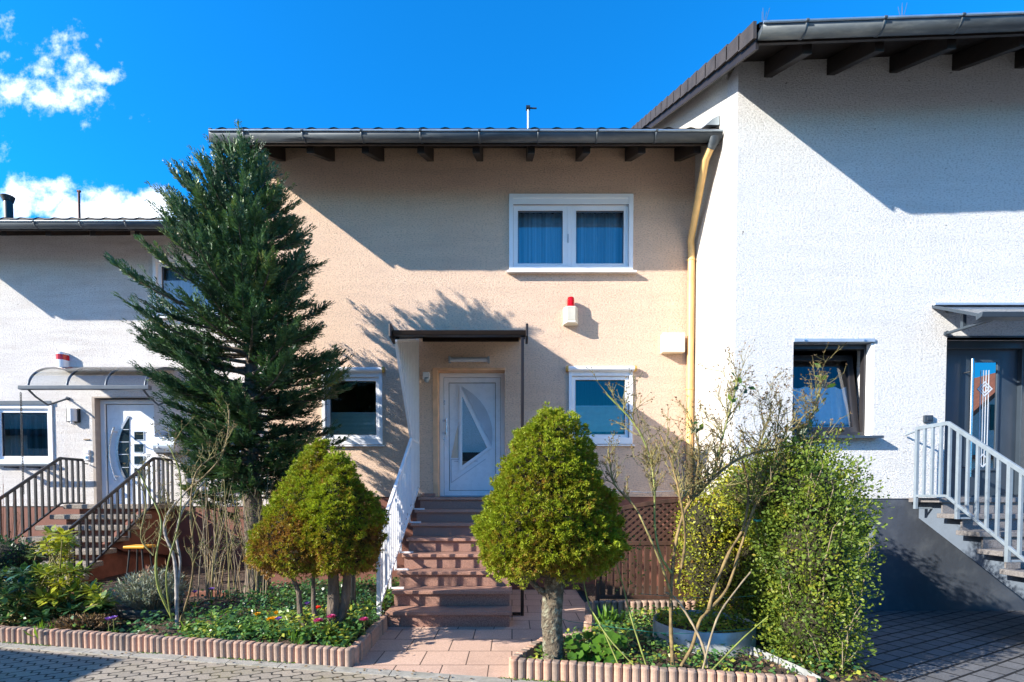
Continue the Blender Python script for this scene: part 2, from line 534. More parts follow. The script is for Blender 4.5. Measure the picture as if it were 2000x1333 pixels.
M['galv'] = pm('galvanized_sheet', (.42, .44, .45), .5, .35, .35, 5, dirt=((.22, .22, .21), .6, 6))
M['post_black'] = pm('black_post', (.018, .02, .022), .35, 0, .2, 8)
M['stone_bowl'] = pm('dark_stone_bowl', (.085, .08, .07), .95, 0, .4, 25, 40, .01, 1)
M['yellow'] = pm('yellow_seat', (.78, .36, .02), .45, 0, .1, 8)
M['straw_wood'] = pm('pale_worn_wood', (.36, .25, .14), .8, 0, .3, 12)
M['terracotta'] = pm('red_brown_board', (.24, .09, .055), .8, 0, .25, 6, 40, .003)
M['wire'] = pm('green_wire_coat', (.03, .22, .16), .5, 0, .1, 8)
def redmat():
    m, t, b = newmat('red_lens')
    t.links.new(ramp(t, noise(t, texco(t), 30), [(.3, (.62, .004, .01)), (.7, (.75, .01, .02))]), b.inputs['Base Color'])
    b.inputs['Roughness'].default_value = .15
    b.inputs['Transmission Weight'].default_value = .35
    return m
M['red'] = redmat()
M['screen_panel'] = pm('shaded_plastic_web', (.40, .44, .48), .6, 0, .05, 6)  # greyed so the gaps between the white slats look shaded
M['thuja'] = leafmat('cypress_foliage', [(0, (.022, .055, .03)), (.45, (.042, .105, .048)), (.8, (.095, .18, .065)), (1, (.21, .22, .06))], .45, .2, .5)
M['spruce'] = leafmat('dwarf_spruce_foliage', [(0, (.26, .12, .04)), (.2, (.34, .20, .035)), (.42, (.30, .29, .02)), (.7, (.23, .30, .015)), (1, (.38, .46, .03))], .55, .3)
M['box'] = leafmat('box_leaf', [(0, (.05, .10, .02)), (.5, (.15, .22, .028)), (.85, (.27, .30, .032)), (1, (.36, .25, .06))], .45, .33, .35)
M['yellowbox'] = leafmat('yellow_green_leaf', [(0, (.14, .20, .03)), (.5, (.36, .39, .035)), (.9, (.56, .50, .05)), (1, (.46, .27, .07))], .4, .36)
M['cover'] = leafmat('ground_cover_leaf', [(0, (.025, .085, .035)), (.5, (.07, .175, .05)), (.85, (.16, .29, .05)), (1, (.34, .36, .05))], .35, .3, .5)
M['dryleaf'] = leafmat('dry_leaf', [(0, (.06, .035, .018)), (.5, (.17, .10, .045)), (1, (.30, .20, .10))], .8, .15)
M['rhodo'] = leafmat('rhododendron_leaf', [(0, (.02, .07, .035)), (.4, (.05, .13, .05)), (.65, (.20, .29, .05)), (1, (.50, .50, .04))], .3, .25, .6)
M['lavender'] = leafmat('grey_green_leaf', [(0, (.10, .10, .07)), (.5, (.26, .30, .24)), (1, (.42, .46, .38))], .8, .2)
M['fresh'] = leafmat('fresh_green_leaf', [(0, (.05, .13, .02)), (.6, (.10, .22, .02)), (1, (.22, .33, .04))], .4, .35)
M['rosette'] = leafmat('rose_leaf', [(0, (.03, .08, .02)), (.6, (.08, .16, .03)), (1, (.20, .26, .04))], .4, .3)
M['darkbox'] = leafmat('dark_box_leaf', [(0, (.015, .045, .018)), (1, (.06, .14, .04))], .45, .15)
for k, c in (('pet_yellow', (.80, .42, .01)), ('pet_red', (.75, .03, .01)), ('pet_pink', (.62, .09, .30)), ('pet_purple', (.22, .10, .55))):
    M[k] = leafmat(k.replace('pet_', '') + '_petal', [(0, tuple(x * .8 for x in c)), (1, tuple(min(1, x * 1.2) for x in c))], .5, .3)
# ------------------------------------------------------------------ the setting
def front(x):          # line of the front edging at the road
    return 4.065 - 0.2 * x

def sheet(name, poly, z, mat, kind='structure'):
    mb = MB(); mb.add([(x, y, z) for x, y in poly], [tuple(range(len(poly)))])
    return tag(mb.build(name, mat), kind=kind)

sheet('ground', [(-400, -400), (400, -400), (400, 400), (-400, 400)], -0.012, M['ground'])
KW = 0.13
sheet('road', [(-40, -7.5), (40, -7.5), (40, front(40) - KW), (-40, front(-40) - KW)], 0.0, M['road'])
mb = MB()
for i in range(40):
    xa, xb = -14 + i * .5, -14 + i * .5 + .492
    mb.hexa([(xa, front(xa) - KW, -.01), (xb, front(xb) - KW, -.01), (xb, front(xb) - .012, -.01), (xa, front(xa) - .012, -.01),
             (xa, front(xa) - KW, .008), (xb, front(xb) - KW, .008), (xb, front(xb) - .012, .010), (xa, front(xa) - .012, .010)])
tag(mb.build('kerb_strip', M['kerb']), kind='structure')
PB = [(-0.03, 4.05), (0.30, 4.70), (0.66, 4.90), (0.90, 5.72), (1.0, 5.80), (1.0, 7.98)]      # right edge of the path
sheet('path', [(-1.36, front(-1.36) - .01), (-0.04, front(-.04) - .01)] + PB + [(0.02, 7.99), (-1.40, 7.99), (-1.40, 5.8)], 0.004, M['path'])
sheet('driveway', [(2.86, front(2.86) - .01), (12, front(12) - .01), (12, 6.9), (2.86, 6.9)], 0.004, M['drive'])

def soil_z(x, y):
    z = .085 + .018 * np.sin(3.1 * x + 1.7 * y) * np.cos(2.3 * y - x) + .012 * np.sin(7 * x) * np.sin(6.3 * y + 1)
    z = z + .10 * np.exp(-(((x + 1.75) / .5) ** 2 + ((y - 4.95) / .4) ** 2)) + .12 * np.exp(-(((x + 3.0) / 1.1) ** 2 + ((y - 6.1) / .7) ** 2))
    return z

def soil(name, xs, y0f, y1f, ny):
    mb = MB(); n = len(xs)
    for j in range(ny + 1):
        for x in xs:
            y = y0f(x) + (y1f(x) - y0f(x)) * j / ny
            mb.v.append((x, y, float(soil_z(x, y)) + random.uniform(-.012, .012)))
    for j in range(ny):
        for i in range(n - 1):
            mb.f.append((j * n + i, j * n + i + 1, (j + 1) * n + i + 1, (j + 1) * n + i)); mb.sm.append(True)
    return tag(mb.build(name, M['soil'], fix=False), kind='structure')
soil('garden_soil', [-9 + i * .07 for i in range(109)] + [-1.42], lambda x: front(x) + .05, lambda x: 7.97 if x > -3.85 else 10.15, 60)
def rb_left(y):
    for (xa, ya), (xb, yb) in zip(PB, PB[1:]):
        if y <= yb: return xa + (xb - xa) * (y - ya) / (yb - ya)
    return 1.0
mb = MB(); ny, nx = 60, 40
for j in range(ny + 1):
    for i in range(nx + 1):
        y = 4.07 + (7.97 - 4.07) * j / ny
        x0 = rb_left(y) + .05; x1 = 2.84
        x = x0 + (x1 - x0) * i / nx
        yv = max(y, front(x) + .04) if j else front(x) + .04
        yv = front(x) + .04 + (7.97 - front(x) - .04) * j / ny
        x0 = rb_left(yv) + .05
        x = x0 + (x1 - x0) * i / nx
        mb.v.append((x, yv, float(soil_z(x, yv)) + random.uniform(-.012, .012)))
for j in range(ny):
    for i in range(nx):
        a = j * (nx + 1) + i
        mb.f.append((a, a + 1, a + nx + 2, a + nx + 1)); mb.sm.append(True)
tag(mb.build('garden_soil', M['soil'], fix=False), kind='structure')

# ------------------------------------------------------------------ house pieces
SL = 0.51

def wall_mb(x0, x1, z0, z1, y, th, holes, tilt=0.0):
    mb = MB()
    xs = sorted({x0, x1, *[h[0] for h in holes], *[h[1] for h in holes]})
    zs = sorted({z0, z1, *[h[2] for h in holes], *[h[3] for h in holes]})
    xs = [x for x in xs if x0 <= x <= x1]; zs = [z for z in zs if z0 <= z <= z1]
    def inside(a, b):
        return any(h[0] < a < h[1] and h[2] < b < h[3] for h in holes)
    for i in range(len(xs) - 1):
        for j in range(len(zs) - 1):
            xa, xb, za, zb = xs[i], xs[i + 1], zs[j], zs[j + 1]
            if inside((xa + xb) / 2, (za + zb) / 2): continue
            for yy_ in (y, y + th):
                mb.add([(xa, yy_, za), (xb, yy_, za), (xb, yy_, zb), (xa, yy_, zb)], [(0, 1, 2, 3) if yy_ == y else (3, 2, 1, 0)])
    for h in holes:
        a, b, c, d = max(h[0], x0), min(h[1], x1), h[2], h[3]
        for p, q in (((a, c), (a, d)), ((a, d), (b, d)), ((b, d), (b, c)), ((b, c), (a, c))):
            mb.add([(p[0], y, p[1]), (q[0], y, q[1]), (q[0], y + th, q[1]), (p[0], y + th, p[1])], [(0, 1, 2, 3)])
    for a in (x0, x1):
        mb.add([(a, y, z0), (a, y + th, z0), (a, y + th, z1), (a, y, z1)], [(0, 1, 2, 3)])
    mb.add([(x0, y, z1), (x1, y, z1), (x1, y + th, z1), (x0, y + th, z1)], [(0, 1, 2, 3)])
    if tilt:
        mb.v = [(x, yv, z + tilt * (x - x0) if abs(z - z1) < 1e-6 else z) for x, yv, z in mb.v]
    return mb

def eave(root, x0, x1, yw, zw, rafters, ridge, tilt=0.0, verge_left=True, brackets=.78, rw=.10, rh=.20, gx0=None, gx1=None):
    """soffit boards, tiled roof, rafters, gutter of one house; zw = soffit height where it meets the wall"""
    zs = lambda x, y: zw + SL * (y - yw) + tilt * (x - x0)
    ye = yw - .95
    def slab(xa, xb, ya, yb, dz0, dz1):
        m = MB(); m.hexa([(xa, ya, zs(xa, ya) + dz0), (xb, ya, zs(xb, ya) + dz0), (xb, yb, zs(xb, yb) + dz0), (xa, yb, zs(xa, yb) + dz0),
                          (xa, ya, zs(xa, ya) + dz1), (xb, ya, zs(xb, ya) + dz1), (xb, yb, zs(xb, yb) + dz1), (xa, yb, zs(xa, yb) + dz1)])
        return m
    slab(x0, x1, ye, ridge, 0.0, .04).build('soffit', M['soffit'], root)
    # tiles: corrugated, with courses
    nx = int((x1 - x0) / .04); ny = int((ridge - ye) / .34) + 1
    vs = []; fs = []
    for j in range(ny):
        for e in (0, 1):
            y = ye - .03 + (j + e) * .34
            for i in range(nx + 1):
                x = x0 - .02 + (x1 - x0 + .04) * i / nx
                u = ((x - x0) / .30) % 1.0
                wv = .034 * max(0.0, math.sin(math.pi * u * 1.6)) if u < .625 else 0.0
                vs.append((x, y, zs(x, y) + .062 + (.03 if e == 0 else .0) + wv))
    for r in range(2 * ny - 1):
        for i in range(nx):
            a = r * (nx + 1) + i
            fs.append((a, a + 1, a + nx + 2, a + nx + 1))
    m = MB(); m.add(vs, fs)
    m.add([(x0, ye - .02, zs(x0, ye) + .041), (x1, ye - .02, zs(x1, ye) + .041), (x1, ye - .02, zs(x1, ye) + .10), (x0, ye - .02, zs(x0, ye) + .10)], [(0, 1, 2, 3)])
    rf = m.build('roof', M['tile'], root, fix=False)
    # back slope
    zr = zs(x0, ridge) + .1; L = 6.0
    m = MB(); m.hexa([(x0, ridge, zr - .1), (x1, ridge, zs(x1, ridge)), (x1, ridge + L, zs(x1, ridge) - SL * L), (x0, ridge + L, zr - .1 - SL * L),
                      (x0, ridge, zr), (x1, ridge, zs(x1, ridge) + .1), (x1, ridge + L, zs(x1, ridge) + .1 - SL * L), (x0, ridge + L, zr - SL * L)])
    m.build('rear_slope', M['tile'], rf)
    if verge_left:
        m = MB(); m.prism_x([(ye - .02, zs(x0, ye - .02) - .17), (ridge, zs(x0, ridge) - .17), (ridge, zs(x0, ridge) + .0), (ye - .02, zs(x0, ye - .02) + .0)], x0 - .035, x0 - .003)
        m.build('barge_board', M['wood_dark'], root)
        m = MB(); y = ye - .05; k = 0
        while y < ridge:
            lift = .012
            p = [(y, zs(x0, y) - .055 - lift), (y + .36, zs(x0, y + .36) - .055 - .03), (y + .36, zs(x0, y + .36) + .085), (y, zs(x0, y) + .11)]
            m.prism_x(p, x0 - .075, x0 - .040); y += .335
        m.build('verge_tiles', M['tile'], root)
    for x in rafters:
        m = MB(); ya, yb = yw - .86, yw + .12
        m.hexa([(x - rw / 2, ya, zs(x, ya) - rh), (x + rw / 2, ya, zs(x, ya) - rh), (x + rw / 2, yb, zs(x, yb) - rh), (x - rw / 2, yb, zs(x, yb) - rh),
                (x - rw / 2, ya, zs(x, ya) - .004), (x + rw / 2, ya, zs(x, ya) - .004), (x + rw / 2, yb, zs(x, yb) - .004), (x - rw / 2, yb, zs(x, yb) - .004)])
        m.build('rafter', M['wood_dark'], root, bevel=.006)
    m = MB(); m.hexa([(x0, ye + .001, zs(x0, ye) - .10), (x1, ye + .001, zs(x1, ye) - .10), (x1, ye + .03, zs(x1, ye) - .10), (x0, ye + .03, zs(x0, ye) - .10),
                      (x0, ye + .001, zs(x0, ye) - .002), (x1, ye + .001, zs(x1, ye) - .002), (x1, ye + .03, zs(x1, ye + .0) - .002), (x0, ye + .03, zs(x0, ye) - .002)])
    m.build('fascia_board', M['wood_dark'], root)
    # gutter
    gx0 = x0 - .02 if gx0 is None else gx0; gx1 = x1 if gx1 is None else gx1
    r = .082; yc = yw - 1.0 - .02
    zc = lambda x: zs(x, ye) - .028
    def halfpipe(xa, xb, ro, ri, n=12):
        o = [(math.cos(math.pi + math.pi * k / n), math.sin(math.pi + math.pi * k / n)) for k in range(n + 1)]
        mm = MB(); vs = []
        for x in (xa, xb):
            vs += [(x, yc + c * ro, zc(x) + s * ro) for c, s in o] + [(x, yc + c * ri, zc(x) + s * ri) for c, s in o]
        q = n + 1; fs = []
        for k in range(n):
            fs += [(k, k + 1, 2 * q + k + 1, 2 * q + k), (q + k + 1, q + k, 3 * q + k, 3 * q + k + 1), (k + 1, k, q + k, q + k + 1), (2 * q + k, 2 * q + k + 1, 3 * q + k + 1, 3 * q + k)]
        fs += [(0, 2 * q, 3 * q, q), (n, q + n, 3 * q + n, 2 * q + n)]
        mm.add(vs, fs, True)
        return mm, vs, q, n
    mm, vs, q, n = halfpipe(gx0, gx1, r, r - .006)
    mm.add(vs[:q], [tuple(range(q))]); mm.add(vs[2 * q:3 * q], [tuple(range(q - 1, -1, -1))])
    g = mm.build('gutter', M['zinc'], root, fix=True)
    b = MB(); b.tube([(gx0, yc - r - .004, zc(gx0) + .006), (gx1, yc - r - .004, zc(gx1) + .006)], .013, 8)
    b.build('gutter_bead', M['zinc_light'], g)
    x = gx0 + .45
    while x < gx1 - .1:
        mm, *_ = halfpipe(x - .014, x + .014, r + .006, r - .002)
        mm.tube([(x - .014, yc - r - .004, zc(x) + .006), (x + .014, yc - r - .004, zc(x) + .006)], .019, 8)
        mm.build('gutter_bracket', M['zinc'], g); x += brackets
    return zs, zc, yc

def pane(root, name, x0, x1, z0, z1, y, mat):
    m = MB(); m.add([(x0, y, z0), (x1, y, z0), (x1, y, z1), (x0, y, z1)], [(0, 1, 2, 3)])
    return m.build(name, mat, root, fix=False)

def drape(x0, x1, z0, z1, y, amp, wl, scallop=0.0, seed=0, folds=True):
    m = MB(); n = max(8, int((x1 - x0) / .012)); rr = random.Random(seed)
    ph = [rr.uniform(0, 6.28) for _ in range(4)]
    vs = []
    for j in (0, 1):
        for i in range(n + 1):
            x = x0 + (x1 - x0) * i / n
            w = amp * (math.sin(2 * math.pi * x / wl + ph[0]) + .6 * math.sin(2 * math.pi * x / (wl * .61) + ph[1]) + .4 * math.sin(2 * math.pi * x / (wl * 2.3) + ph[2]))
            z = z1 - scallop * (1 - abs(math.sin(math.pi * x / (.19)))) if j else z0
            vs.append((x, y + w, z))
    m.add(vs, [(i, i + 1, n + 2 + i, n + 1 + i) for i in range(n)], True)
    return m

def pleats(x0, x1, z0, z1, y, pitch=.02):
    m = MB(); n = int((z1 - z0) / pitch); vs = []
    for k in range(n * 2 + 1):
        z = z0 + (z1 - z0) * k / (2 * n); o = .008 if k % 2 else 0
        vs += [(x0, y + o, z), (x1, y + o, z)]
    m.add(vs, [(2 * k, 2 * k + 1, 2 * k + 3, 2 * k + 2) for k in range(2 * n)])
    return m


# ------------------------------------------------------------------ main house (salmon)
YM = 8.0
XL, XR = -3.80, 2.805
zw = zat(290, YM)
PZ = zat(970, YM) - .005          # plinth top
house = thing('terraced_house', 'salmon pink rendered terraced house with white door in the middle of the row', 'house', (-.5, YM, 0))
def hole(px0, px1, py0, py1, D):
    a = at(px0, py1, D); b = at(px1, py0, D)
    return (a.x, b.x, a.z, b.z)
h_up = hole(994, 1237, 380, 531, YM)
h_rt = hole(1110, 1236, 722, 868, YM)
h_lf = hole(630, 747, 724, 869, YM)
h_dr = (at(850, 970, YM).x, at(986, 970, YM).x, PZ, zat(719, YM))
wall_mb(XL, XR, PZ, zw + .02, YM, .32, [h_up, h_rt, h_lf, h_dr]).build('wall', M['stucco_main'], house)
m = MB(); m.box(XL, XL + .3, YM + .33, 16, PZ, zw + .02); m.box(XL, XR, 16, 16.3, 0, zw + .02); m.build('side_wall', M['stucco_main'], house)
bs = hole(1108, 1168, 1062, 1124, YM)
wall_mb(XL + .01, XR, -.01, PZ, YM + .018, .30, [bs]).build('plinth', M['plinth_brown'], house)
m = MB(); m.frame(bs[0], bs[1], bs[2], bs[3], .05, YM + .10, YM + .15); bw = m.build('basement_window', M['terracotta'], house)
pane(bw, 'pane', bs[0] + .05, bs[1] - .05, bs[2] + .05, bs[3] - .05, YM + .14, M['glass_dark'])
zsm, zcm, ycm = eave(house, -3.99, 2.79, YM, zw, [-3.52 + .757 * k for k in range(9)], 12.2, gx0=-4.0, gx1=2.785)

def bigwindow(root, name, h, y, sashes, frame=.055, sash=.07, topbox=0.0, bottom=None, mat='pvc', glass='glass', proud=.025, lab=None):
    """h = opening; sashes = list of (xa, xb) inside; returns the window part and the glass rectangles"""
    x0, x1, z0, z1 = h
    bottom = frame if bottom is None else bottom
    m = MB(); m.frame(x0 + .002, x1 - .002, z0 + .002, z1 - .002, frame, y - proud, y + .11, bottom)
    if topbox: m.box(x0 + frame, x1 - frame, y - proud + .012, y + .08, z1 - frame - topbox, z1 - frame - .001)
    wdw = m.build(name, M[mat], root, bevel=.004)
    if lab: wdw['label'] = lab
    out = []
    for xa, xb in sashes:
        za, zb = z0 + bottom + .004, z1 - frame - topbox - .004
        s_ = MB(); s_.frame(xa, xb, za, zb, sash, y + .03, y + .10)
        s_.frame(xa + sash - .012, xb - sash + .012, za + sash - .012, zb - sash + .012, .012, y + .026, y + .031)
        sh = s_.build('sash', M[mat], wdw, bevel=.005)
        m2 = MB(); m2.frame(xa + sash - .001, xb - sash + .001, za + sash - .001, zb - sash + .001, .008, y + .045, y + .06); m2.build('seal', M['groove'], wdw)
        r_ = (xa + sash, xb - sash, za + sash, zb - sash)
        pane(wdw, 'pane', *r_, y + .062, M[glass]); out.append(r_)
    return wdw, out

def sill(wdw, x0, x1, z, y, mat, out=.09, th=.03):
    m = MB(); m.hexa([(x0, y - out, z - th - .012), (x1, y - out, z - th - .012), (x1, y + .06, z - th + .01), (x0, y + .06, z - th + .01),
                      (x0, y - out, z - .014), (x1, y - out, z - .014), (x1, y + .06, z + .003), (x0, y + .06, z + .003)])
    return m.build('sill', mat, wdw, bevel=.003)

# upper window
x0, x1, z0, z1 = h_up
xm = (xat(1106, YM, 450) + xat(1119, YM, 450)) / 2
wd, gl = bigwindow(house, 'window', h_up, YM, [(x0 + .07, xm - .035), (xm + .035, x1 - .07)], .065, .068, .09)
m = MB(); m.box(xm - .034, xm + .034, YM + .028, YM + .10, z0 + .07, z1 - .16); m.build('mullion', M['pvc'], wd, bevel=.004)
m = MB(); m.box(x0 + .066, x1 - .066, YM + .002, YM + .013, z1 - .10, z1 - .072); m.box(x0 + .066, x1 - .066, YM - .006, YM + .011, z1 - .158, z1 - .15); m.build('shutter_slot', M['groove'], wd)
sill(wd, x0 - .03, x1 + .04, z0, YM, M['pvc'])
for i, g in enumerate(gl):
    drape(g[0] - .05, g[1] + .05, g[2] - .05, g[3] + .05, YM + .20, .012, .10, seed=i).build('curtain', M['curtain'], wd)
m = MB(); m.tube([(xm - .02, YM + .02, z0 + .45), (xm - .02, YM + .02, z0 + .58)], .008, 6); m.build('latch', M['alu'], wd)
# ground floor windows with pleated blinds
for h, pyb, lab in ((h_rt, 795, 'window with yellow roller cap ends'), (h_lf, 808, 'window partly hidden by the conifer')):
    x0, x1, z0, z1 = h
    wd, gl = bigwindow(house, 'window', h, YM, [(x0 + .06, x1 - .06)], .05, .05, .05, .10, glass='glass_dark', lab=lab)
    m = MB(); m.tube([(x0 - .01, YM - .05, z1 + .0), (x1 + .01, YM - .05, z1 + .0)], .04, 12); m.build('roller_tube', M['pvc'], wd)
    for xx in (x0 - .045, x1 + .01):
        m = MB(); m.tube([(xx, YM - .05, z1), (xx + .035, YM - .05, z1)], [.042, .05] if xx < x0 else [.05, .042], 12); m.build('end_cap', M['ochre'], wd)
    g = gl[0]; zb = zat(pyb, YM + .1)
    pleats(g[0] + .004, g[1] - .004, g[2] + (.05 if h is h_rt else .0), zb, YM + .085).build('pleated_blind', M['blind'], wd)
    m = MB(); m.box(g[0], g[1], YM + .075, YM + .09, zb, zb + .014); m.build('blind_rail', M['pvc'], wd)
    sill(wd, x0 - .02, x1 + .03, z0, YM, M['pvc'], .05, .02)
# front door
x0, x1, z0, z1 = h_dr
YD = YM + .20
m = MB(); m.box(x0 - .03, x0 + .045, YM - .006, YM + .19, z0, z1 + .0); m.box(x0 + .045, x1, YM - .010, YM + .19, z1 - .035, z1)
m.build('door_surround', pm('orange_render_edge', (.76, .46, .27), .9, 0, .15, 6), house)
fx0, fx1, fz1 = x0 + .047, x1 - .002, z1 - .037
m = MB(); m.box(fx0 + .055, fx1 - .055, YD + .02, YD + .07, z0 + .002, fz1 - .06)
door = m.build('door', M['door_white'], house)
m = MB(); m.ring_y([(fx0, z0), (fx1, z0), (fx1, fz1), (fx0, fz1)], [(fx0 + .065, z0 + .02), (fx1 - .065, z0 + .02), (fx1 - .065, fz1 - .065), (fx0 + .065, fz1 - .065)], YD - .02, YD + .06)
m.build('frame', M['pvc'], door, bevel=.005)
dx0, dx1, dz0, dz1 = fx0 + .07, fx1 - .07, z0 + .022, fz1 - .07
m = MB(); m.frame(dx0, dx1, dz0, dz1, .075, YD - .005, YD + .021)
m.build('stile', M['door_white'], door, bevel=.004)
m = MB(); m.frame(dx0 - .006, dx1 + .006, dz0 - .006, dz1 + .006, .007, YD + .012, YD + .0195)
m.frame(dx0 + .074, dx1 - .074, dz0 + .074, dz1 - .074, .008, YD + .008, YD + .0200)
m.build('seal', M['groove'], door)
def dpt(zx, zy):    # pixel of the door close-up (zoom 3.92 of 600,620)
    p = at(600 + zx / 3.92, 620 + zy / 3.92, YD); return (p.x, p.z)
def arc(p0, p1, bulge, n=10):
    (xa, za), (xb, zb) = p0, p1
    nxv, nzv = zb - za, -(xb - xa)
    return [(xa + (xb - xa) * t + nxv * bulge * 4 * t * (1 - t), za + (zb - za) * t + nzv * bulge * 4 * t * (1 - t)) for t in [i / n for i in range(n + 1)]]
apex, low, right_ = dpt(1180, 555), dpt(1180, 1155), dpt(1398, 1000)
tri = [dpt(1187, 1136), dpt(1378, 1000), dpt(1187, 606)]
m = MB(); m.prism_y(tri, YD + .006, YD + .012); m.build('glass', M['mirror_glass'], door)
m = MB(); m.prism_y(tri, YD + .014, YD + .019); m.build('glass_backing', M['black'], door)
m = MB(); m.ring_y([dpt(1166, 1182), dpt(1412, 1002), dpt(1166, 520)], [(tri[0][0], tri[0][1]), tri[1], tri[2]], YD - .012, YD + .0195)
m.build('glass_trim', M['door_white'], door, bevel=.003)
seg = arc(dpt(1412, 985), dpt(1185, 530), .17, 12)
m = MB(); m.prism_y(seg, YD + .004, YD + .0197); m.build('arched_panel', M['frost'], door)
m = MB(); m.prism_y([dpt(1102, 1076), dpt(1156, 1076), dpt(1156, 830), dpt(1140, 880)], YD + .004, YD + .0197); m.build('side_glass', pm('amber_frosted_glass', (.62, .52, .40), .35), door)
m = MB()
for a, b_ in (((1102, 1088), (1160, 1088)), ((1102, 1088), (1104, 1266)), ((1104, 1266), (1366, 1085)), ((1125, 1103), (1156, 1103)), ((1276, 1101), (1306, 1101))):
    pa, pb = dpt(*a), dpt(*b_)
    m.bar((pa[0], YD + .014, pa[1]), (pb[0], YD + .014, pb[1]), .012, .012, (0, 1, 0))
m.build('moulding', M['frost'], door)
for zy_ in (655, 937):
    c = dpt(1047, zy_)
    m = MB(); m.box(c[0] - .02, c[0] + .02, YD - .016, YD - .004, c[1] - .035, c[1] + .035); m.tube([(c[0], YD - .03, c[1]), (c[0], YD - .01, c[1])], .012, 8)
    m.build('lock', M['steel'], door, bevel=.004)
c0, c1 = dpt(1070, 775), dpt(1070, 905)
m = MB(); m.tube([(c0[0], YD - .06, c0[1]), (c1[0], YD - .06, c1[1])], .013, 8)
for c, zz in ((c0, 793), (c1, 888)):
    q = dpt(1050, zz); m.tube([(q[0], YD - .008, q[1]), (q[0], YD - .03, q[1])], .028, 10); m.tube([(q[0], YD - .03, q[1]), (c0[0], YD - .06, q[1])], .010, 6)
m.build('handle', M['steel'], door)
m = MB(); m.box(fx0, fx1, YD - .03, YD + .05, z0 - .001, z0 + .018); m.build('threshold', M['alu'], door)
m = MB(); m.box(XL + .31, XR - .02, YM + 3.6, YM + 3.8, 0, zw + 1.5); m.box(XL + .31, XR - .02, YM + .34, YM + 3.6, PZ + 2.55, PZ + 2.75); m.box(XL + .31, XR - .02, YM + .34, YM + 3.6, PZ - .25, PZ - .05); m.box(XR - .22, XR - .025, YM + .34, YM + 3.6, 0, zw)
m.build('partition', M['curtain_dark'], house)
# downpipe
pts = [at(1392, 262, 7.0), at(1388, 290, 7.02), at(1378, 312, 7.1), at(1352, 470, YM - .1), at(1349, 490, YM - .085), at(1348, 700, YM - .085), at(1347, 985, YM - .085)]
pts = [Vector((min(p.x, 2.735), p.y, p.z)) for p in pts]
for p in pts[4:]: p.x = 2.735
pts[3].x = 2.72
m = MB(); m.tube(pts[1:], .050, 14)
dp = m.build('downpipe', M['downpipe'], house)
m = MB(); m.tube([(pts[0].x, ycm, zcm(2.7) - .05), (pts[0].x, ycm, zcm(2.7) - .10), pts[1] - Vector((0, 0, .01))], [.085, .07, .054], 14); m.build('outlet', M['zinc'], dp)
for py in (508, 760, 930):
    z = zat(py, YM - .085)
    m = MB(); m.tube([(2.735, YM - .085, z - .012), (2.735, YM - .085, z + .012)], .058, 14); m.box(2.66, 2.80, YM - .09, YM - .08, z - .008, z + .008); m.build('pipe_clip', M['downpipe'], dp)
m = MB(); p = at(1393, 240, 7.15); m.hexa([(2.62, 7.05, p.z - .10), (2.795, 7.05, p.z - .10), (2.795, 7.5, p.z + .10), (2.62, 7.5, p.z + .10), (2.70, 7.05, p.z - .02), (2.795, 7.05, p.z + .03), (2.795, 7.5, p.z + .22), (2.70, 7.5, p.z + .16)])
m.build('flashing', M['zinc_light'], house)
# mast on the roof
zb = zsm(0, 9.0)
p1 = at(1032, 208, 9.0)
mast = thing('antenna_mast', 'thin grey pipe mast standing above the salmon house roof', 'antenna mast', (p1.x, 9.0, zb))
m = MB(); m.tube([(p1.x, 9.0, zb - .05), p1], .022, 8); m.build('pole', M['alu'], mast)
m = MB(); m.tube([p1 + Vector((-.04, 0, -.03)), p1 + Vector((.03, 0, -.03))], .04, 8); m.tube([p1 + Vector((0, 0, -.03)), p1 + Vector((.14, -.02, -.05))], .012, 6); m.build('clamp', M['black'], mast)

# ------------------------------------------------------------------ right house (white)
YR = 6.5
zr = zat(122, YR)
rh = thing('terraced_house', 'white rendered house with dark slate plinth and grey door on the right', 'house', (5.5, YR, 0))
XW = 2.805
h_rw = hole(1547, 1708, 662, 851, YR)
h_rd = (at(1842, 970, YR).x, at(1842, 970, YR).x + 1.18, zat(974, YR), zat(660, YR))
h_rb = hole(1630, 1711, 1027, 1098, YR)
PR = zat(974, YR)
TR = .035
wall_mb(XW, 9.6, PR, zr + .02, YR, .32, [h_rw, h_rd], TR).build('wall', M['stucco_white'], rh)
wall_mb(XW + .006, 9.6, -.01, PR, YR + .012, .30, [h_rb]).build('plinth', M['plinth_grey'], rh)
pl = lambda y: zr + SL * (y - YR) + .03
m = MB(); m.prism_x([(YR + .321, 0), (11.5, 0), (11.5, pl(11.5)), (YR + .321, pl(YR + .321))], XW, XW + .3)
m.box(XW, 9.6, 14, 14.3, 0, zr); m.box(9.3, 9.6, YR + .33, 14, 0, zr)
m.build('side_wall', M['stucco_side'], rh)
zsr, zcr, ycr = eave(rh, 2.60, 9.9, YR, zr - .006, [xat(1493, YR, 100) + .05 + .775 * k for k in range(9)], 11.4, TR, brackets=.80)
m = MB(); m.frame(h_rb[0], h_rb[1], h_rb[2], h_rb[3], .03, YR + .20, YR + .25)
bw = m.build('basement_window', M['alu'], rh)
pane(bw, 'pane', h_rb[0], h_rb[1], h_rb[2], h_rb[3], YR + .245, M['glass_dark'])
m = MB()
for i in range(9):
    x = h_rb[0] + .05 + i * .065; m.tube([(x, YR + .19, h_rb[2]), (x, YR + .19, h_rb[3])], .006, 5)
m.build('grille', M['alu'], bw)
m = MB(); m.box(h_rb[1] - .02, h_rb[1] - .003, YR + .013, YR + .2, h_rb[2], h_rb[3]); m.build('reveal', M['plinth_light'], bw)
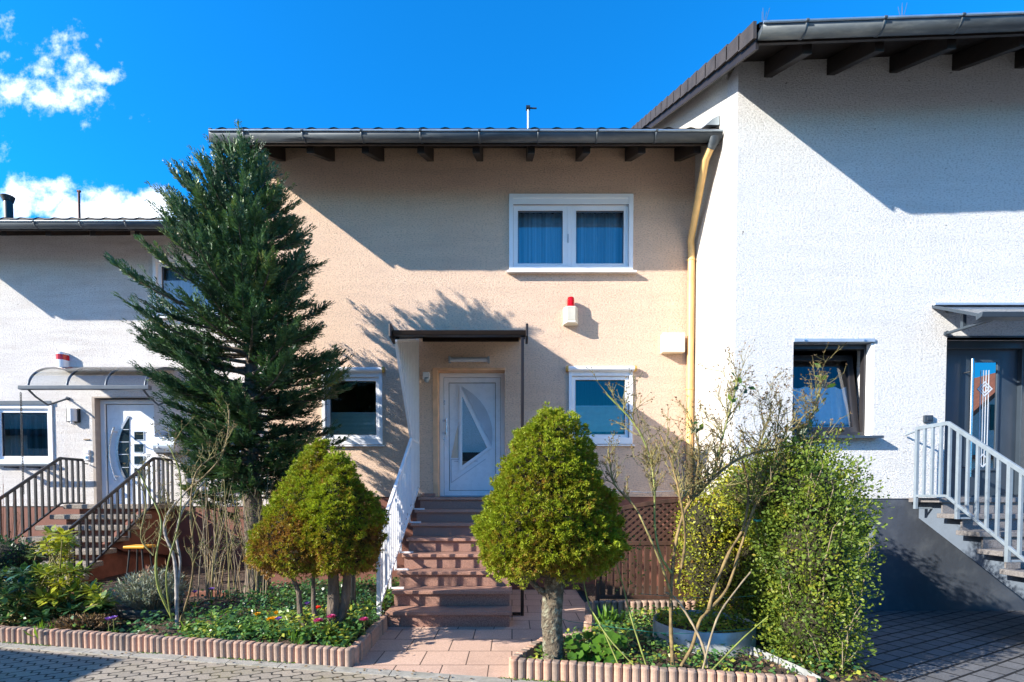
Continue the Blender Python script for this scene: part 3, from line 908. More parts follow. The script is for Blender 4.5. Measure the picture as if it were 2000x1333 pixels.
# tilted window
x0, x1, z0, z1 = h_rw
m = MB(); m.frame(x0 + .002, x1 - .002, z0 + .002, z1 - .045, .055, YR + .10, YR + .18)
wd = m.build('window', M['anth_dark'], rh, bevel=.004); wd['label'] = 'dark framed window tilted inwards'
m = MB(); m.box(x0, x1, YR - .02, YR + .06, z1 - .044, z1 - .002)
m.build('sun_screen_rail', M['alu'], wd, bevel=.003)
for px in (1571, 1687):
    m = MB(); xx = xat(px, YR, 664); m.box(xx - .015, xx + .015, YR - .03, YR - .02, z1 - .03, z1 - .018); m.build('clip', M['steel'], wd)
ang = R(9.5)
sx0, sx1, sz0, sz1 = x0 + .06, x1 - .06, z0 + .055, z1 - .10
def tl(x, z, y):   # sash hinged at its bottom edge
    dz = z - sz0
    return (x, YR + .15 + y * math.cos(ang) + dz * math.sin(ang), sz0 + dz * math.cos(ang) - y * math.sin(ang))
def rot_mb(m): m.v = [tl(x, z, y) for x, y, z in m.v]; return m
m = MB(); m.frame(sx0, sx1, sz0, sz1, .075, 0.0, .07); sh = rot_mb(m).build('sash', M['anth_dark'], wd, bevel=.004)
m = MB(); m.add([(sx0 + .07, .03, sz0 + .07), (sx1 - .07, .03, sz0 + .07), (sx1 - .07, .03, sz1 - .07), (sx0 + .07, .03, sz1 - .07)], [(0, 1, 2, 3)])
rot_mb(m).build('pane', glassmat('lightly_hazed_glass', .06, (.93, .95, .97), .02), wd, fix=False)
m = drape(sx0 + .06, sx1 - .06, sz0 + .07, sz0 + .62 * (sz1 - sz0), .10, .010, .13, .03, 5); rot_mb(m).build('cafe_curtain', pm('pale_blue_curtain', (.78, .84, .88), .9, 0, .06, 20), wd)
m = MB(); m.box(sx0 + .075, sx1 - .075, .075, .08, sz0 + .115, sz0 + .125); m.box(sx0 + .075, sx1 - .075, .075, .08, sz0 + .135, sz0 + .14); rot_mb(m).build('curtain_band', M['curtain_dark'], wd)
m = MB(); m.box(x1 - .03, x1 - .003, YR + .01, YR + .10, z0, z1 - .05); m.build('reveal_strip', M['pvc'], wd)
sill(wd, x0 - .02, x1 + .06, z0, YR, M['grey_trim'], .12, .035)
# right house door
x0, x1, z0, z1 = h_rd
YD2 = YR + .16
m = MB(); m.box(x0 + .06, x1 - .06, YD2 + .02, YD2 + .08, z0 + .002, z1 - .06)
door = m.build('door', M['anthracite'], rh)
m = MB(); m.frame(x0 + .002, x1 - .002, z0 + .02, z1 - .002, .10, YD2 - .04, YD2 + .07, .02); m.build('frame', M['anthracite'], door, bevel=.005)
m = MB(); m.box(x0, x1, YR - .012, YR + .1, z1 + .0, z1 + .02); m.build('lintel_strip', M['grey_trim'], door)
ga = at(1898, 915, YD2); gb = at(1944, 708, YD2)
m = MB(); m.frame(ga.x - .03, gb.x + .055, ga.z - .03, gb.z + .03, .03, YD2 - .005, YD2 + .019); m.build('glass_trim', M['grey_trim'], door, bevel=.003)
m = MB(); m.box(ga.x, gb.x + .025, YD2 + .008, YD2 + .012, ga.z, gb.z); m.build('glass', M['mirror_glass'], door)
m = MB(); m.box(ga.x, gb.x + .025, YD2 + .013, YD2 + .0195, ga.z, gb.z); m.build('glass_backing', M['curtain_dark'], door)
m = MB(); cx = (ga.x + gb.x + .025) / 2
for o in (-.055, -.02, .015, .05): m.box(cx + o - .004, cx + o + .004, YD2 + .0045, YD2 + .0075, ga.z + .02, gb.z - .10)
for zc_, sz in ((zat(760, YD2), .10), (zat(760, YD2), .06), (zat(900, YD2), .09)):
    m.ring_y([(cx, zc_ - sz), (cx + sz, zc_), (cx, zc_ + sz), (cx - sz, zc_)], [(cx, zc_ - sz + .02), (cx + sz - .02, zc_), (cx, zc_ + sz - .02), (cx - sz + .02, zc_)], YD2 + .002, YD2 + .0055)
m.build('etched_pattern', M['frost'], door)
hx = xat(1883, YD2); za, zb2 = zat(932, YD2), zat(704, YD2)
m = MB(); m.tube([(hx, YD2 - .07, za), (hx, YD2 - .07, zb2)], .017, 10)
for z in (za + .13, zb2 - .16): m.tube([(hx, YD2 - .07, z), (hx - .03, YD2 + .02, z)], .010, 6)
m.build('handle', M['steel'], door)
m = MB(); m.box(x0 + .02, x1 - .02, YD2 - .05, YD2 + .06, z0, z0 + .022); m.build('threshold', M['grey_stone'], door)
m = MB(); m.box(XW + .31, 9.29, YR + 3.6, YR + 3.8, 0, zr + 1.5); m.box(XW + .31, 9.29, YR + .34, YR + 3.6, PR + 2.55, PR + 2.75); m.box(XW + .31, 9.29, YR + .34, YR + 3.6, PR - .3, PR - .1)
m.build('partition', M['curtain_dark'], rh)
# small scratch in the render of the right wall
# ------------------------------------------------------------------ left house (off white)
YL = 10.2
zl = zat(440, YL)
lh = thing('terraced_house', 'off white rendered terraced house set back behind the conifer on the left', 'house', (-7, YL, 0))
h_lu = hole(301, 440, 500, 620, YL)
h_lw = hole(-12, 103, 786, 905, YL)
h_l2 = hole(432, 484, 786, 895, YL)
h_ld = (at(189, 970, YL).x, at(304, 970, YL).x, zat(988, YL), zat(778, YL))
PL = zat(989, YL)
wall_mb(-11.0, XL - .005, PL, zl + .02, YL, .32, [h_lu, h_lw, h_l2, h_ld]).build('wall', M['stucco_left'], lh)
wall_mb(-11.0, XL - .005, -.01, PL, YL + .018, .30, []).build('plinth', M['plinth_brown'], lh)
m = MB(); m.box(-11.0, -10.7, YL + .33, 17, 0, zl + .02); m.box(-11, XL, 17, 17.3, 0, zl + .02); m.build('side_wall', M['stucco_left'], lh)
xr0 = xat(90, YL, 430)
zsl, zcl, ycl = eave(lh, -11.2, XL - .02, YL, zl, [xr0 + .80 * k for k in range(-2, 7)], 14.2, brackets=.80)
for h, sash in ((h_lu, None), (h_lw, None), (h_l2, None)):
    x0, x1, z0, z1 = h
    wd, gl = bigwindow(lh, 'window', h, YL, [(x0 + .07, x1 - .07)], .065, .07, .06 if h is not h_l2 else 0, glass='glass')
    g = gl[0]
    drape(g[0] - .02, g[1] + .02, g[2] - .02, g[3] - (.02 if h is h_lw else -.02), YL + .2, .035, .13, seed=9).build('curtain', M['curtain_dark' if h is h_lw else 'curtain'], wd)
    sill(wd, x0 - .03, x1 + .04, z0, YL, M['pvc' if h is not h_lw else 'alu'])
m = MB(); m.box(h_lw[0] + .001, h_lw[1] - .001, YL - .04, YL - .026, h_lw[3] - .05, h_lw[3] + .02); m.build('shutter_cover', M['grey_trim'], lh)
x0, x1, z0, z1 = h_ld
YD3 = YL + .16
m = MB(); m.box(x0 + .05, x1 - .05, YD3 + .02, YD3 + .07, z0 + .002, z1 - .05); door = m.build('door', M['door_white'], lh)
m = MB(); m.frame(x0 + .002, x1 - .002, z0, z1 - .002, .085, YD3 - .03, YD3 + .06, .02); m.build('frame', M['pvc'], door, bevel=.005)
m = MB(); m.frame(x0 + .09, x1 - .09, z0 + .022, z1 - .09, .008, YD3 + .010, YD3 + .0195); m.build('seal', M['groove'], door)
def lpt(zx, zy):
    p = at(zx / 3.92, 620 + zy / 3.92, YD3); return (p.x, p.z)
cres = arc(lpt(985, 1275), lpt(985, 760), -.19, 14)
cres = arc(lpt(985, 775), lpt(985, 1262), .165, 14)
m = MB(); m.prism_y(cres[::-1], YD3 + .008, YD3 + .0195)
gp = m.build('crescent_glass', M['black_glass'], door)
oc = arc(lpt(985, 756), lpt(990, 1285), .175, 14)
m = MB()
for a, b_ in zip(oc, oc[1:]): m.bar((a[0], YD3 + .008, a[1]), (b_[0], YD3 + .008, b_[1]), .045, .02, (0, 1, 0))
m.build('crescent_trim', M['steel'], door)
m = MB()
for zz in (860, 955, 1050, 1150): a = lpt(905, zz); b_ = lpt(985, zz); m.box(a[0], b_[0], YD3 + .004, YD3 + .0075, a[1] - .006, a[1] + .006)
m.build('glass_bar', M['frost'], door)
hd = arc(lpt(888, 845), lpt(900, 1250), .11, 12)
m = MB(); m.tube([(x, YD3 - .05, z) for x, z in hd], .017, 8)
for i in (1, 11): m.tube([(hd[i][0], YD3 - .05, hd[i][1]), (hd[i][0] + .05, YD3 + .02, hd[i][1])], .010, 6)
m.build('handle', M['steel'], door)
for za, zb2 in ((877, 937), (972, 1032), (1065, 1125), (1160, 1220)):
    a, b_ = lpt(1027, zb2), lpt(1095, za)
    m = MB(); m.frame(a[0] - .012, b_[0] + .012, a[1] - .012, b_[1] + .012, .012, YD3 + .008, YD3 + .0195); fr = m.build('square_window', M['alu'], door)
    m = MB(); m.box(a[0], b_[0], YD3 + .012, YD3 + .019, a[1], b_[1]); m.build('square_glass', M['black_glass'], door)
m = MB(); q = lpt(828, 1068); m.tube([(q[0], YD3 + .0, q[1]), (q[0], YD3 + .02, q[1])], .022, 10); m.build('lock', M['black'], door)
m = MB(); m.box(x0 - .05, x0 + .004, YL - .008, YL + .16, z0, z1 + .03); m.box(x0 + .004, x1, YL - .008, YL + .16, z1 + .0, z1 + .03); m.build('door_surround', pm('grey_beige_render', (.36, .31, .27), .9), lh)
m = MB(); m.box(-10.69, XL - .02, YL + 3.6, YL + 3.8, 0, zl + 1.5); m.box(-10.69, XL - .02, YL + .34, YL + 3.6, PL + 2.55, PL + 2.75); m.box(-10.69, XL - .02, YL + .34, YL + 3.6, PL - .3, PL - .1)
m.build('partition', M['curtain_dark'], lh)
# vent pipe and pole on the left roof
p = at(16, 388, YL + .5)
vp = thing('vent_pipe', 'short dark vent pipe with slanted cap on the left house roof', 'vent pipe', (p.x, p.y, p.z - .25))
m = MB(); m.tube([(p.x, p.y, zsl(0, p.y) - .1), (p.x, p.y, p.z - .04)], .075, 12); m.build('pipe', M['black'], vp)
m = MB(); m.tube([(p.x, p.y, p.z - .07), (p.x - .01, p.y, p.z + .03)], [.085, .12], 12); m.build('cap', M['post_black'], vp)
p = at(154, 374, YL + .4)
m = MB(); m.tube([(p.x, p.y, zsl(0, p.y) - .1), (p.x, p.y, p.z)], .022, 8); m.tube([(p.x - .03, p.y, p.z), (p.x + .03, p.y, p.z)], .025, 8)
tag(m.build('roof_pole', pm('rusty_pipe', (.14, .05, .035), .7), origin=(p.x, p.y, zsl(0, p.y))), 'thin rusty pole rising from the left house roof', 'roof pole')
# ------------------------------------------------------------------ entrance stairs, railing, canopy of the main house
RISE, GO, Y1 = .1816, .29, 5.66
st = thing('entrance_stairs', 'reddish brown terrazzo steps leading up to the white front door', 'stairs', (-.7, Y1, 0))
XS0, XS1 = -1.41, 0.0
m = MB(); m.prism_x([(Y1 + .06, 0.0)] + sum([[(Y1 + .06 + GO * k, RISE * (k + 1) - .05), (Y1 + .06 + GO * (k + 1), RISE * (k + 1) - .05)] for k in range(7)], []) + [(Y1 + .06 + GO * 7, RISE * 8 - .05), (YM, RISE * 8 - .05), (YM, 0)], XS0 + .04, XS1 - .04)
m.build('body', M['plinth_brown'], st)
for k in range(8):
    y = Y1 + GO * k; z = RISE * (k + 1)
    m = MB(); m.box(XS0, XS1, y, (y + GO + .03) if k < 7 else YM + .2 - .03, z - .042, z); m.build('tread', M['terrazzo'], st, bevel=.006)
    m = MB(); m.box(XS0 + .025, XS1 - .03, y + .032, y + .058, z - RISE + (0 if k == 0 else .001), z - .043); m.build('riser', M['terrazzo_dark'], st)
m = MB(); m.box(-1.40, -1.19, YM - .06, YM - .004, RISE * 8 + .001, RISE * 8 + .06); m.build('skirting', M['terrazzo_dark'], st, bevel=.004)

RX = -1.455
ra = Vector((RX, 7.42, at(806, 858, 7.42).z)); rb = Vector((RX, 5.57, at(742, 1052, 5.57).z))
nos = lambda y: RISE + (y - Y1) / GO * RISE
rt = lambda y: rb.z + (ra.z - rb.z) * (y - rb.y) / (ra.y - rb.y)
rl = thing('stair_railing', 'white metal stair railing with closely set bars left of the entrance steps', 'railing', (RX, 5.6, 0))
m = MB(); m.bar(rb, ra, .045, .04, (1, 0, 0)); m.build('handrail', M['white_paint'], rl, bevel=.006)
m = MB(); m.bar((RX, 5.60, nos(5.60) + .13), (RX, 7.92, nos(7.92) - .02), .03, .03, (1, 0, 0)); m.build('lower_rail', M['white_paint'], rl)
m = MB(); m.box(RX - .022, RX + .022, 5.55, 5.595, .05, rt(5.57)); m.build('post', M['white_paint'], rl, bevel=.004)
for k in (1, 2, 3, 5, 6):
    y = Y1 + GO * k + .12; m = MB(); m.box(RX - .015, RX + .015, y, y + .03, RISE * (k + 1) + .0, nos(y) + .14); m.box(RX, XS0 + .12, y, y + .03, RISE * (k + 1) + .001, RISE * (k + 1) + .02); m.build('foot', M['white_paint'], rl)
y = 5.70
while y < 7.42:
    m = MB(); zt_ = rt(y); m.box(RX - .010, RX + .010, y - .012, y + .012, nos(y) + .10, zt_ - .015); m.build('bar', M['white_paint'], rl); y += .105
CF = at(1000, 655, 6.3).z; CB = at(1000, 655, 8.0).z
cz = lambda y: CF + (CB - CF) * (y - 6.3) / 1.7
scr = thing('privacy_screen', 'white slatted privacy screen between the railing and the entrance canopy', 'screen', (RX, 7.2, 2.3))
ytop = 6.47
m = MB(); m.prism_x([(7.42, ra.z), (7.94, ra.z - .02), (7.94, cz(7.94) - .09), (ytop, cz(ytop) - .07)], RX - .020, RX - .015); m.build('panel', M['screen_panel'], scr)
m = MB(); m.prism_x([(7.43, ra.z - .03), (7.94, nos(7.92) + .0), (7.94, ra.z - .03)], RX - .020, RX - .015); m.build('lower_panel', M['screen_panel'], scr)
m = MB(); m.bar((RX, 7.42, ra.z), (RX, ytop, cz(ytop) - .07), .035, .035, (1, 0, 0)); m.bar((RX, 7.42, ra.z), (RX, 7.95, ra.z), .035, .03, (1, 0, 0)); m.bar((RX, ytop, cz(ytop) - .07), (RX, 7.95, cz(7.95) - .08), .03, .03, (1, 0, 0)); m.box(RX - .02, RX + .02, 7.93, 7.97, nos(7.92), cz(7.95) - .06); m.build('frame', M['white_paint'], scr)
y = ytop + .06
while y < 7.93:
    zb = ra.z if y > 7.42 else ra.z + (cz(ytop) - .07 - ra.z) * (7.42 - y) / (7.42 - ytop)
    if y > 7.42: zb = nos(y) + .05
    m = MB(); m.box(RX - .012, RX + .012, y - .022, y + .022, zb, cz(y) - .07); m.build('slat', M['white_paint'], scr); y += .112
cn = thing('door_canopy', 'dark brown flat canopy above the white front door with a slim post', 'canopy', (-.7, 8.0, cz(8)))
m = MB(); m.prism_x([(6.28, cz(6.28) + .02), (7.999, cz(7.999) + .02), (7.999, cz(7.999) + .05), (6.28, cz(6.28) + .05)], -1.435, .165); m.build('roof_sheet', M['bronze'], cn)
m = MB(); m.prism_x([(6.23, cz(6.28) - .012), (6.32, cz(6.28) - .015), (6.32, cz(6.28) + .04), (6.21, cz(6.28) + .04)], -1.44, .165); m.build('gutter', M['bronze'], cn, bevel=.006)
for xa in (-1.469, .166):
    m = MB(); m.prism_x([(6.17, cz(6.28) - .05), (6.38, cz(6.28) - .08), (6.38, cz(6.28) + .075), (6.17, cz(6.28) + .105)], xa, xa + .028); m.build('end_cap', M['bronze'], cn, bevel=.004)
for xa in (-1.43, .11):
    m = MB(); m.prism_x([(6.33, cz(6.33) - .05), (7.995, cz(7.995) - .05), (7.995, cz(7.995) + .018), (6.33, cz(6.33) + .018)], xa, xa + .05); m.build('side_beam', M['bronze'], cn)
m = MB(); m.box(-1.375, .105, 7.95, 7.995, cz(7.95) - .09, cz(7.95) - .01); m.build('wall_rail', M['bronze'], cn)
m = MB(); m.box(.105, .145, 6.22, 6.26, .006, cz(6.24) - .03); m.box(.004, .104, 6.225, 6.255, .012, .045); m.build('post', M['bronze'], cn, bevel=.004)

# ------------------------------------------------------------------ fixtures on the main wall
a = at(1103, 631, YM - .14); b = at(1128, 600, YM - .14)
sir = thing('alarm_siren', 'ivory alarm siren with tall red beacon on the salmon wall', 'alarm siren', ((a.x + b.x) / 2, YM, a.z))
cx = (a.x + b.x) / 2; hw = (b.x - a.x) / 2 + .012
def hexa_plan(x, hw, y0, d):
    return [(x - hw, y0), (x + hw, y0), (x + hw, y0 - d * .45), (x + hw * .55, y0 - d), (x - hw * .55, y0 - d), (x - hw, y0 - d * .45)]
def prism_z(m, poly, z0, z1):
    n = len(poly); vs = [(x, y, z0) for x, y in poly] + [(x, y, z1) for x, y in poly]
    return m.add(vs, [tuple(range(n - 1, -1, -1)), tuple(range(n, 2 * n))] + [(i, (i + 1) % n, (i + 1) % n + n, i + n) for i in range(n)])
m = MB(); prism_z(m, hexa_plan(cx, hw - .008, YM - .001, .15), a.z + .03, b.z - .002)
for i in range(13):
    z = a.z + .045 + i * (b.z - a.z - .06) / 12.5; prism_z(m, hexa_plan(cx, hw, YM - .002, .165), z, z + .010)
prism_z(m, hexa_plan(cx, hw + .002, YM - .001, .17), a.z, a.z + .035); prism_z(m, hexa_plan(cx, hw + .002, YM - .001, .17), b.z - .012, b.z + .004)
m.build('body', M['ivory'], sir)
lt = at(1115, 581, YM - .09)
m = MB(); m.lathe([(.064, 0), (.066, .02), (.058, .03), (.054, lt.z - b.z - .03), (.046, lt.z - b.z - .008), (.0, lt.z - b.z)], (cx, YM - .085, b.z + .004), 18); m.build('beacon', M['red'], sir)
a = at(1294, 688, YM - .12); b = at(1337, 651, YM - .12)
jb = MB(); jb.box(a.x, b.x, YM - .12, YM - .001, a.z, b.z); jb.box(a.x - .006, b.x + .006, YM - .135, YM - .121, a.z - .006, b.z + .006)
tag(jb.build('junction_box', M['cream'], origin=(a.x, YM, a.z), bevel=.008), 'cream square junction box beside the ochre downpipe', 'junction box')
a = at(876, 707, YM - .07); b = at(956, 699, YM - .07)
tl_ = thing('tube_light', 'long grey tube light above the white front door', 'wall light', ((a.x + b.x) / 2, YM, a.z))
m = MB(); m.tube([(a.x + .02, YM - .06, (a.z + b.z) / 2), (b.x - .02, YM - .06, (a.z + b.z) / 2)], .034, 12); m.build('tube', M['frost'], tl_)
m = MB(); m.box(a.x, b.x, YM - .035, YM - .001, (a.z + b.z) / 2 + .0, (a.z + b.z) / 2 + .045)
for x in (a.x, b.x - .03): m.box(x, x + .03, YM - .10, YM - .002, (a.z + b.z) / 2 - .038, (a.z + b.z) / 2 + .046)
m.build('holder', M['alu'], tl_, bevel=.004)
a = at(827, 740, YM); b = at(840, 730, YM)
sc = thing('security_camera', 'small white dome camera on the wall left of the front door', 'camera', ((a.x + b.x) / 2, YM, a.z))
m = MB(); m.box(a.x, b.x, YM - .07, YM - .001, a.z - .02, b.z + .01); m.build('housing', M['pvc'], sc, bevel=.01)
m = MB(); c = ((a.x + b.x) / 2 + .01, YM - .055, a.z - .03); m.lathe([(.0, -.045), (.03, -.035), (.042, 0), (.04, .03), (0, .032)], c, 14); m.build('dome', M['alu'], sc)

# ------------------------------------------------------------------ right house: stairs, railing, canopy
SG = .265
rs = thing('entrance_stairs', 'grey stone steps rising to the dark grey door', 'stairs', (5.8, 5.0, 0))
XA, XB = 5.02, 6.75
n = 8
ZL = RISE * 8 - .005
for k in range(n):       # k = 0 is the landing
    z = ZL - RISE * k; yf = 6.02 - SG * k
    m = MB(); m.box(XA + .0, XB, yf, (6.485 if k == 0 else yf + SG + .03), z - .055, z); m.build('tread', M['grey_stone'], rs, bevel=.005)
    if k < n - 1:
        m = MB(); m.box(XA + .07, XB - .02, yf + .03, yf + .05, z - RISE + .002, z - .056); m.build('riser', M['grey_stone'], rs)
zs0 = zat(1012, YR) ; 
poly = [(6.49, zs0), (6.49, ZL - .057)]
for k in range(n):
    yf = 6.02 - SG * k + .052; z = ZL - RISE * k - .057
    poly += [(yf, z), (yf, z - RISE + .0)]
poly = poly[:-1] + [(6.02 - SG * (n - 1) + .052, 0.0), (6.02 - SG * 6.2, 0.0)]
m = MB(); m.prism_x(poly, XA + .14, XB - .1); m.build('side', M['plinth_light'], rs)
rr_ = thing('stair_railing', 'blue grey painted steel railing beside the grey stone steps', 'railing', (4.96, 5.8, 1))
QX = 4.955
zt0 = at(1795, 837, 6.28).z; y0_, y1_, y2_ = 6.30, 5.84, 4.2
sl = RISE / SG
top = lambda y: zt0 if y >= y1_ else zt0 - sl * (y1_ - y)
bot0 = zat(969, 6.28)
bot = lambda y: bot0 if y >= y1_ else bot0 - sl * (y1_ - y)
m = MB(); m.bar((QX, y0_, zt0), (QX, y1_, zt0), .045, .03, (1, 0, 0)); m.bar((QX, y1_, zt0), (QX, y2_, top(y2_)), .045, .03, (1, 0, 0)); m.bar((QX, y0_, zt0 - .03), (QX, 6.48, zt0 - .06), .02, .02, (1, 0, 0)); m.build('handrail', M['rail_grey'], rr_, bevel=.004)
m = MB(); m.bar((QX, y0_, bot0), (QX, y1_, bot0), .03, .03, (1, 0, 0)); m.bar((QX, y1_, bot0), (QX, y2_, bot(y2_)), .03, .03, (1, 0, 0)); m.build('lower_rail', M['rail_grey'], rr_, bevel=.004)
y = y0_ - .015; k = 0
while y > y2_:
    ext = .16 if k in (0, 5, 10) else 0
    m = MB(); wv = .018 if ext else .014
    m.box(QX - wv, QX + wv, y - wv, y + wv, bot(y) - ext, top(y) - .012)
    if ext: m.box(QX, XA + .16, y - .012, y + .012, bot(y) - ext, bot(y) - ext + .022)
    m.build('post' if ext else 'bar', M['rail_grey'], rr_, bevel=.003); y -= .118; k += 1
rc = thing('door_canopy', 'grey framed flat glass canopy above the dark grey door', 'canopy', (5.9, YR, 3.8))
zb_, zf_ = zat(602, YR), zat(619, 5.85)
cz2 = lambda y: zf_ + (zb_ - zf_) * (y - 5.85) / (YR - 5.85)
CX0, CX1 = 5.27, 7.0
m = MB(); m.prism_x([(5.86, cz2(5.86) + .02), (6.498, cz2(6.498) + .02), (6.498, cz2(6.498) + .032), (5.86, cz2(5.86) + .032)], CX0 + .02, CX1); m.build('sheet', glassmat('smoked_canopy_sheet', .06, (.62, .66, .66), .1), rc)
m = MB(); m.prism_x([(5.86, cz2(5.86) - .0), (6.498, cz2(6.498) - .0), (6.498, cz2(6.498) + .035), (5.86, cz2(5.86) + .035)], CX0, CX0 + .03); m.build('side_beam', M['grey_trim'], rc)
m = MB(); m.prism_x([(5.80, zf_ - .02), (5.87, zf_ - .04), (5.87, zf_ + .035), (5.78, zf_ + .035)], CX0 - .01, CX1 + .02); m.build('front_gutter', M['grey_trim'], rc, bevel=.006)
m = MB(); m.box(CX0, CX1, 6.44, 6.498, cz2(6.47) + .034, cz2(6.47) + .06); m.build('wall_rail', M['alu'], rc)
pw = at(1851, 651, 6.47); pf = at(1944, 620, 5.88)
m = MB(); m.tube([pw, (pw.x, 5.88, zf_ - .02)], .020, 8); m.tube([pw, pw + Vector((.0, .03, 0))], .032, 8)
ym_ = 6.25; zz = pw.z + (zf_ - .02 - pw.z) * (6.47 - ym_) / (6.47 - 5.88); m.box(pw.x - .02, pw.x + .02, ym_ - .02, ym_ + .02, zz, cz2(ym_) + .02)
m.build('strut', M['grey_trim'], rc)
m = MB(); m.tube([(CX0 + .14, 6.43, cz2(6.45) - .02), (CX0 + .22, 6.43, cz2(6.45) - .02)], .035, 10); m.build('lamp', M['black'], rc)
a = at(1802, 826, YR); b = at(1819, 812, YR)
m = MB(); m.box(a.x, b.x, YR - .035, YR - .001, a.z, b.z); m.box(a.x + .025, b.x - .025, YR - .045, YR - .034, a.z + .025, b.z - .025)
tag(m.build('door_bell', M['anthracite'], origin=(a.x, YR, a.z), bevel=.006), 'small square dark doorbell on the white wall beside the grey door', 'doorbell')
for i, (px, lab) in enumerate(((1488, 'tuft of thin bird spikes at the corner of the right house gutter'), (1757, 'tuft of thin bird spikes midway along the right house gutter'))):
    x = xat(px, ycr - .08, 50); z = zcr(x) + .01
    m = MB()
    for k in range(4): m.tube([(x + k * .012, ycr - .085, z), (x + k * .02 + random.uniform(-.03, .03), ycr - .085, z + .10 + .04 * (k % 2))], .002, 4)
    tag(m.build('bird_spike', M['zinc'], origin=(x, ycr, z)), lab, 'bird spikes')

# ------------------------------------------------------------------ left house: stairs, railings, canopy, fixtures
ls = thing('entrance_stairs', 'washed concrete steps with open treads in front of the left house door', 'stairs', (-7.6, 8, 0))
ZA = zat(985, 9.6)
LX0, LX1 = -8.35, -6.72
for k in range(7):
    z = ZA - .005 - RISE * k; yf = 9.52 - GO * k
    m = MB(); m.box(LX0, LX1, yf, (10.19 if k == 0 else yf + GO + .04), z - .085, z); m.build('tread', M['pebble'], ls, bevel=.012)
poly = [(10.19, 0), (10.19, ZA - .095)]
for k in range(7):
    yf = 9.52 - GO * k + .10; z = ZA - RISE * k - .095
    poly += [(yf, z), (yf, max(0, z - RISE + .0))]
poly += [(9.52 - GO * 6 + .1, 0)] if poly[-1][1] > 0 else []
m = MB(); m.prism_x(poly, LX0 + .22, LX1 - .20); m.build('stringer', M['terracotta'], ls)
m = MB(); m.prism_x([(10.185, .3), (10.185, ZA - .1), (9.5, ZA - .1), (8.6, ZA - .66), (9.0, .5)], LX1 - .19, LX1 - .10); m.build('side_plate', M['plinth_brown'], ls)
def iron_rail(X, pflat, yend, lab, ytopflat):
    rl = thing('stair_railing', lab, 'railing', (X, 9, 0))
    z0 = zat(898, 9.9); ya, yb = 10.08, 9.56
    sl = .655
    tp = lambda y: z0 if y >= yb else z0 - sl * (yb - y)
    m = MB(); m.bar((X, ya, z0), (X, yb, z0), .05, .03, (1, 0, 0)); m.bar((X, yb, z0), (X, yend, tp(yend)), .05, .03, (1, 0, 0)); m.bar((X, ya, z0 - .06), (X, 10.19, z0 - .07), .02, .02, (1, 0, 0)); m.build('handrail', M['rail_dark'], rl, bevel=.005)
    m = MB(); m.bar((X, ya, z0 - .84), (X, yb, z0 - .84), .03, .025, (1, 0, 0)); m.bar((X, yb, z0 - .84), (X, yend, tp(yend) - .84), .03, .025, (1, 0, 0)); m.build('lower_rail', M['rail_dark'], rl)
    y = ya; k = 0
    while y > yend - .01:
        m = MB(); wv = .016; big = k in (0, 9) or y < yend + .11
        m.box(X - wv, X + wv, y - wv, y + wv, max(.05, tp(y) - (.84 if not big else 1.02)), tp(y) - .01)
        m.build('post' if big else 'bar', M['rail_dark'], rl); y -= .128; k += 1
    return rl
iron_rail(-6.68, 0, 7.72, 'black iron railing on the conifer side of the washed concrete steps', 0)
iron_rail(-8.42, 0, 7.9, 'black iron railing running below the left house window', 0)
lc = thing('door_canopy', 'arched clear canopy with four curved grey ribs above the left house door', 'canopy', (-7.8, YL, 3.8))
DF = 9.35
zfr = zat(757, DF); zwl = zat(723, YL)
ribx = [xat(p, DF, 757) for p in (52, 128, 204, 281)]
def arch(t):   # t 0 front .. 1 wall
    a_ = t * math.pi / 2
    return (DF + .03 + (YL - .01 - DF - .03) * (1 - math.cos(a_)) , zfr + (zwl - zfr) * math.sin(a_))
ar = [arch(i / 12) for i in range(13)]
for x in ribx:
    m = MB(); m.tube([(x, y, z) for y, z in ar], .020, 8); m.build('rib', M['grey_trim'], lc)
m = MB(); vs = []
for y, z in ar: vs += [(ribx[0] - .02, y, z + .022), (ribx[-1] + .05, y, z + .022)]
m.add(vs, [(2 * i, 2 * i + 1, 2 * i + 3, 2 * i + 2) for i in range(12)], True); m.build('sheet', M['poly'], lc)
m = MB(); m.box(ribx[0] - .12, ribx[-1] + .12, DF - .05, DF + .04, zfr - .045, zfr + .03); m.build('front_gutter', M['grey_trim'], lc, bevel=.01)
m = MB(); m.box(ribx[0] - .03, ribx[-1] + .06, YL - .04, YL - .002, zwl - .01, zwl + .03); m.build('wall_rail', M['alu'], lc)
for x in (ribx[0] + .02, ribx[-1] - .02):
    zq = zat(779, YL)
    m = MB(); m.tube([(x, DF, zfr - .03), (x, DF + .15, zfr - .14), (x, DF + .4, zfr - .25), (x, YL - .01, zq)], .018, 8); m.tube([(x, YL - .03, zq), (x, YL, zq)], .035, 8); m.build('strut', M['grey_trim'], lc)
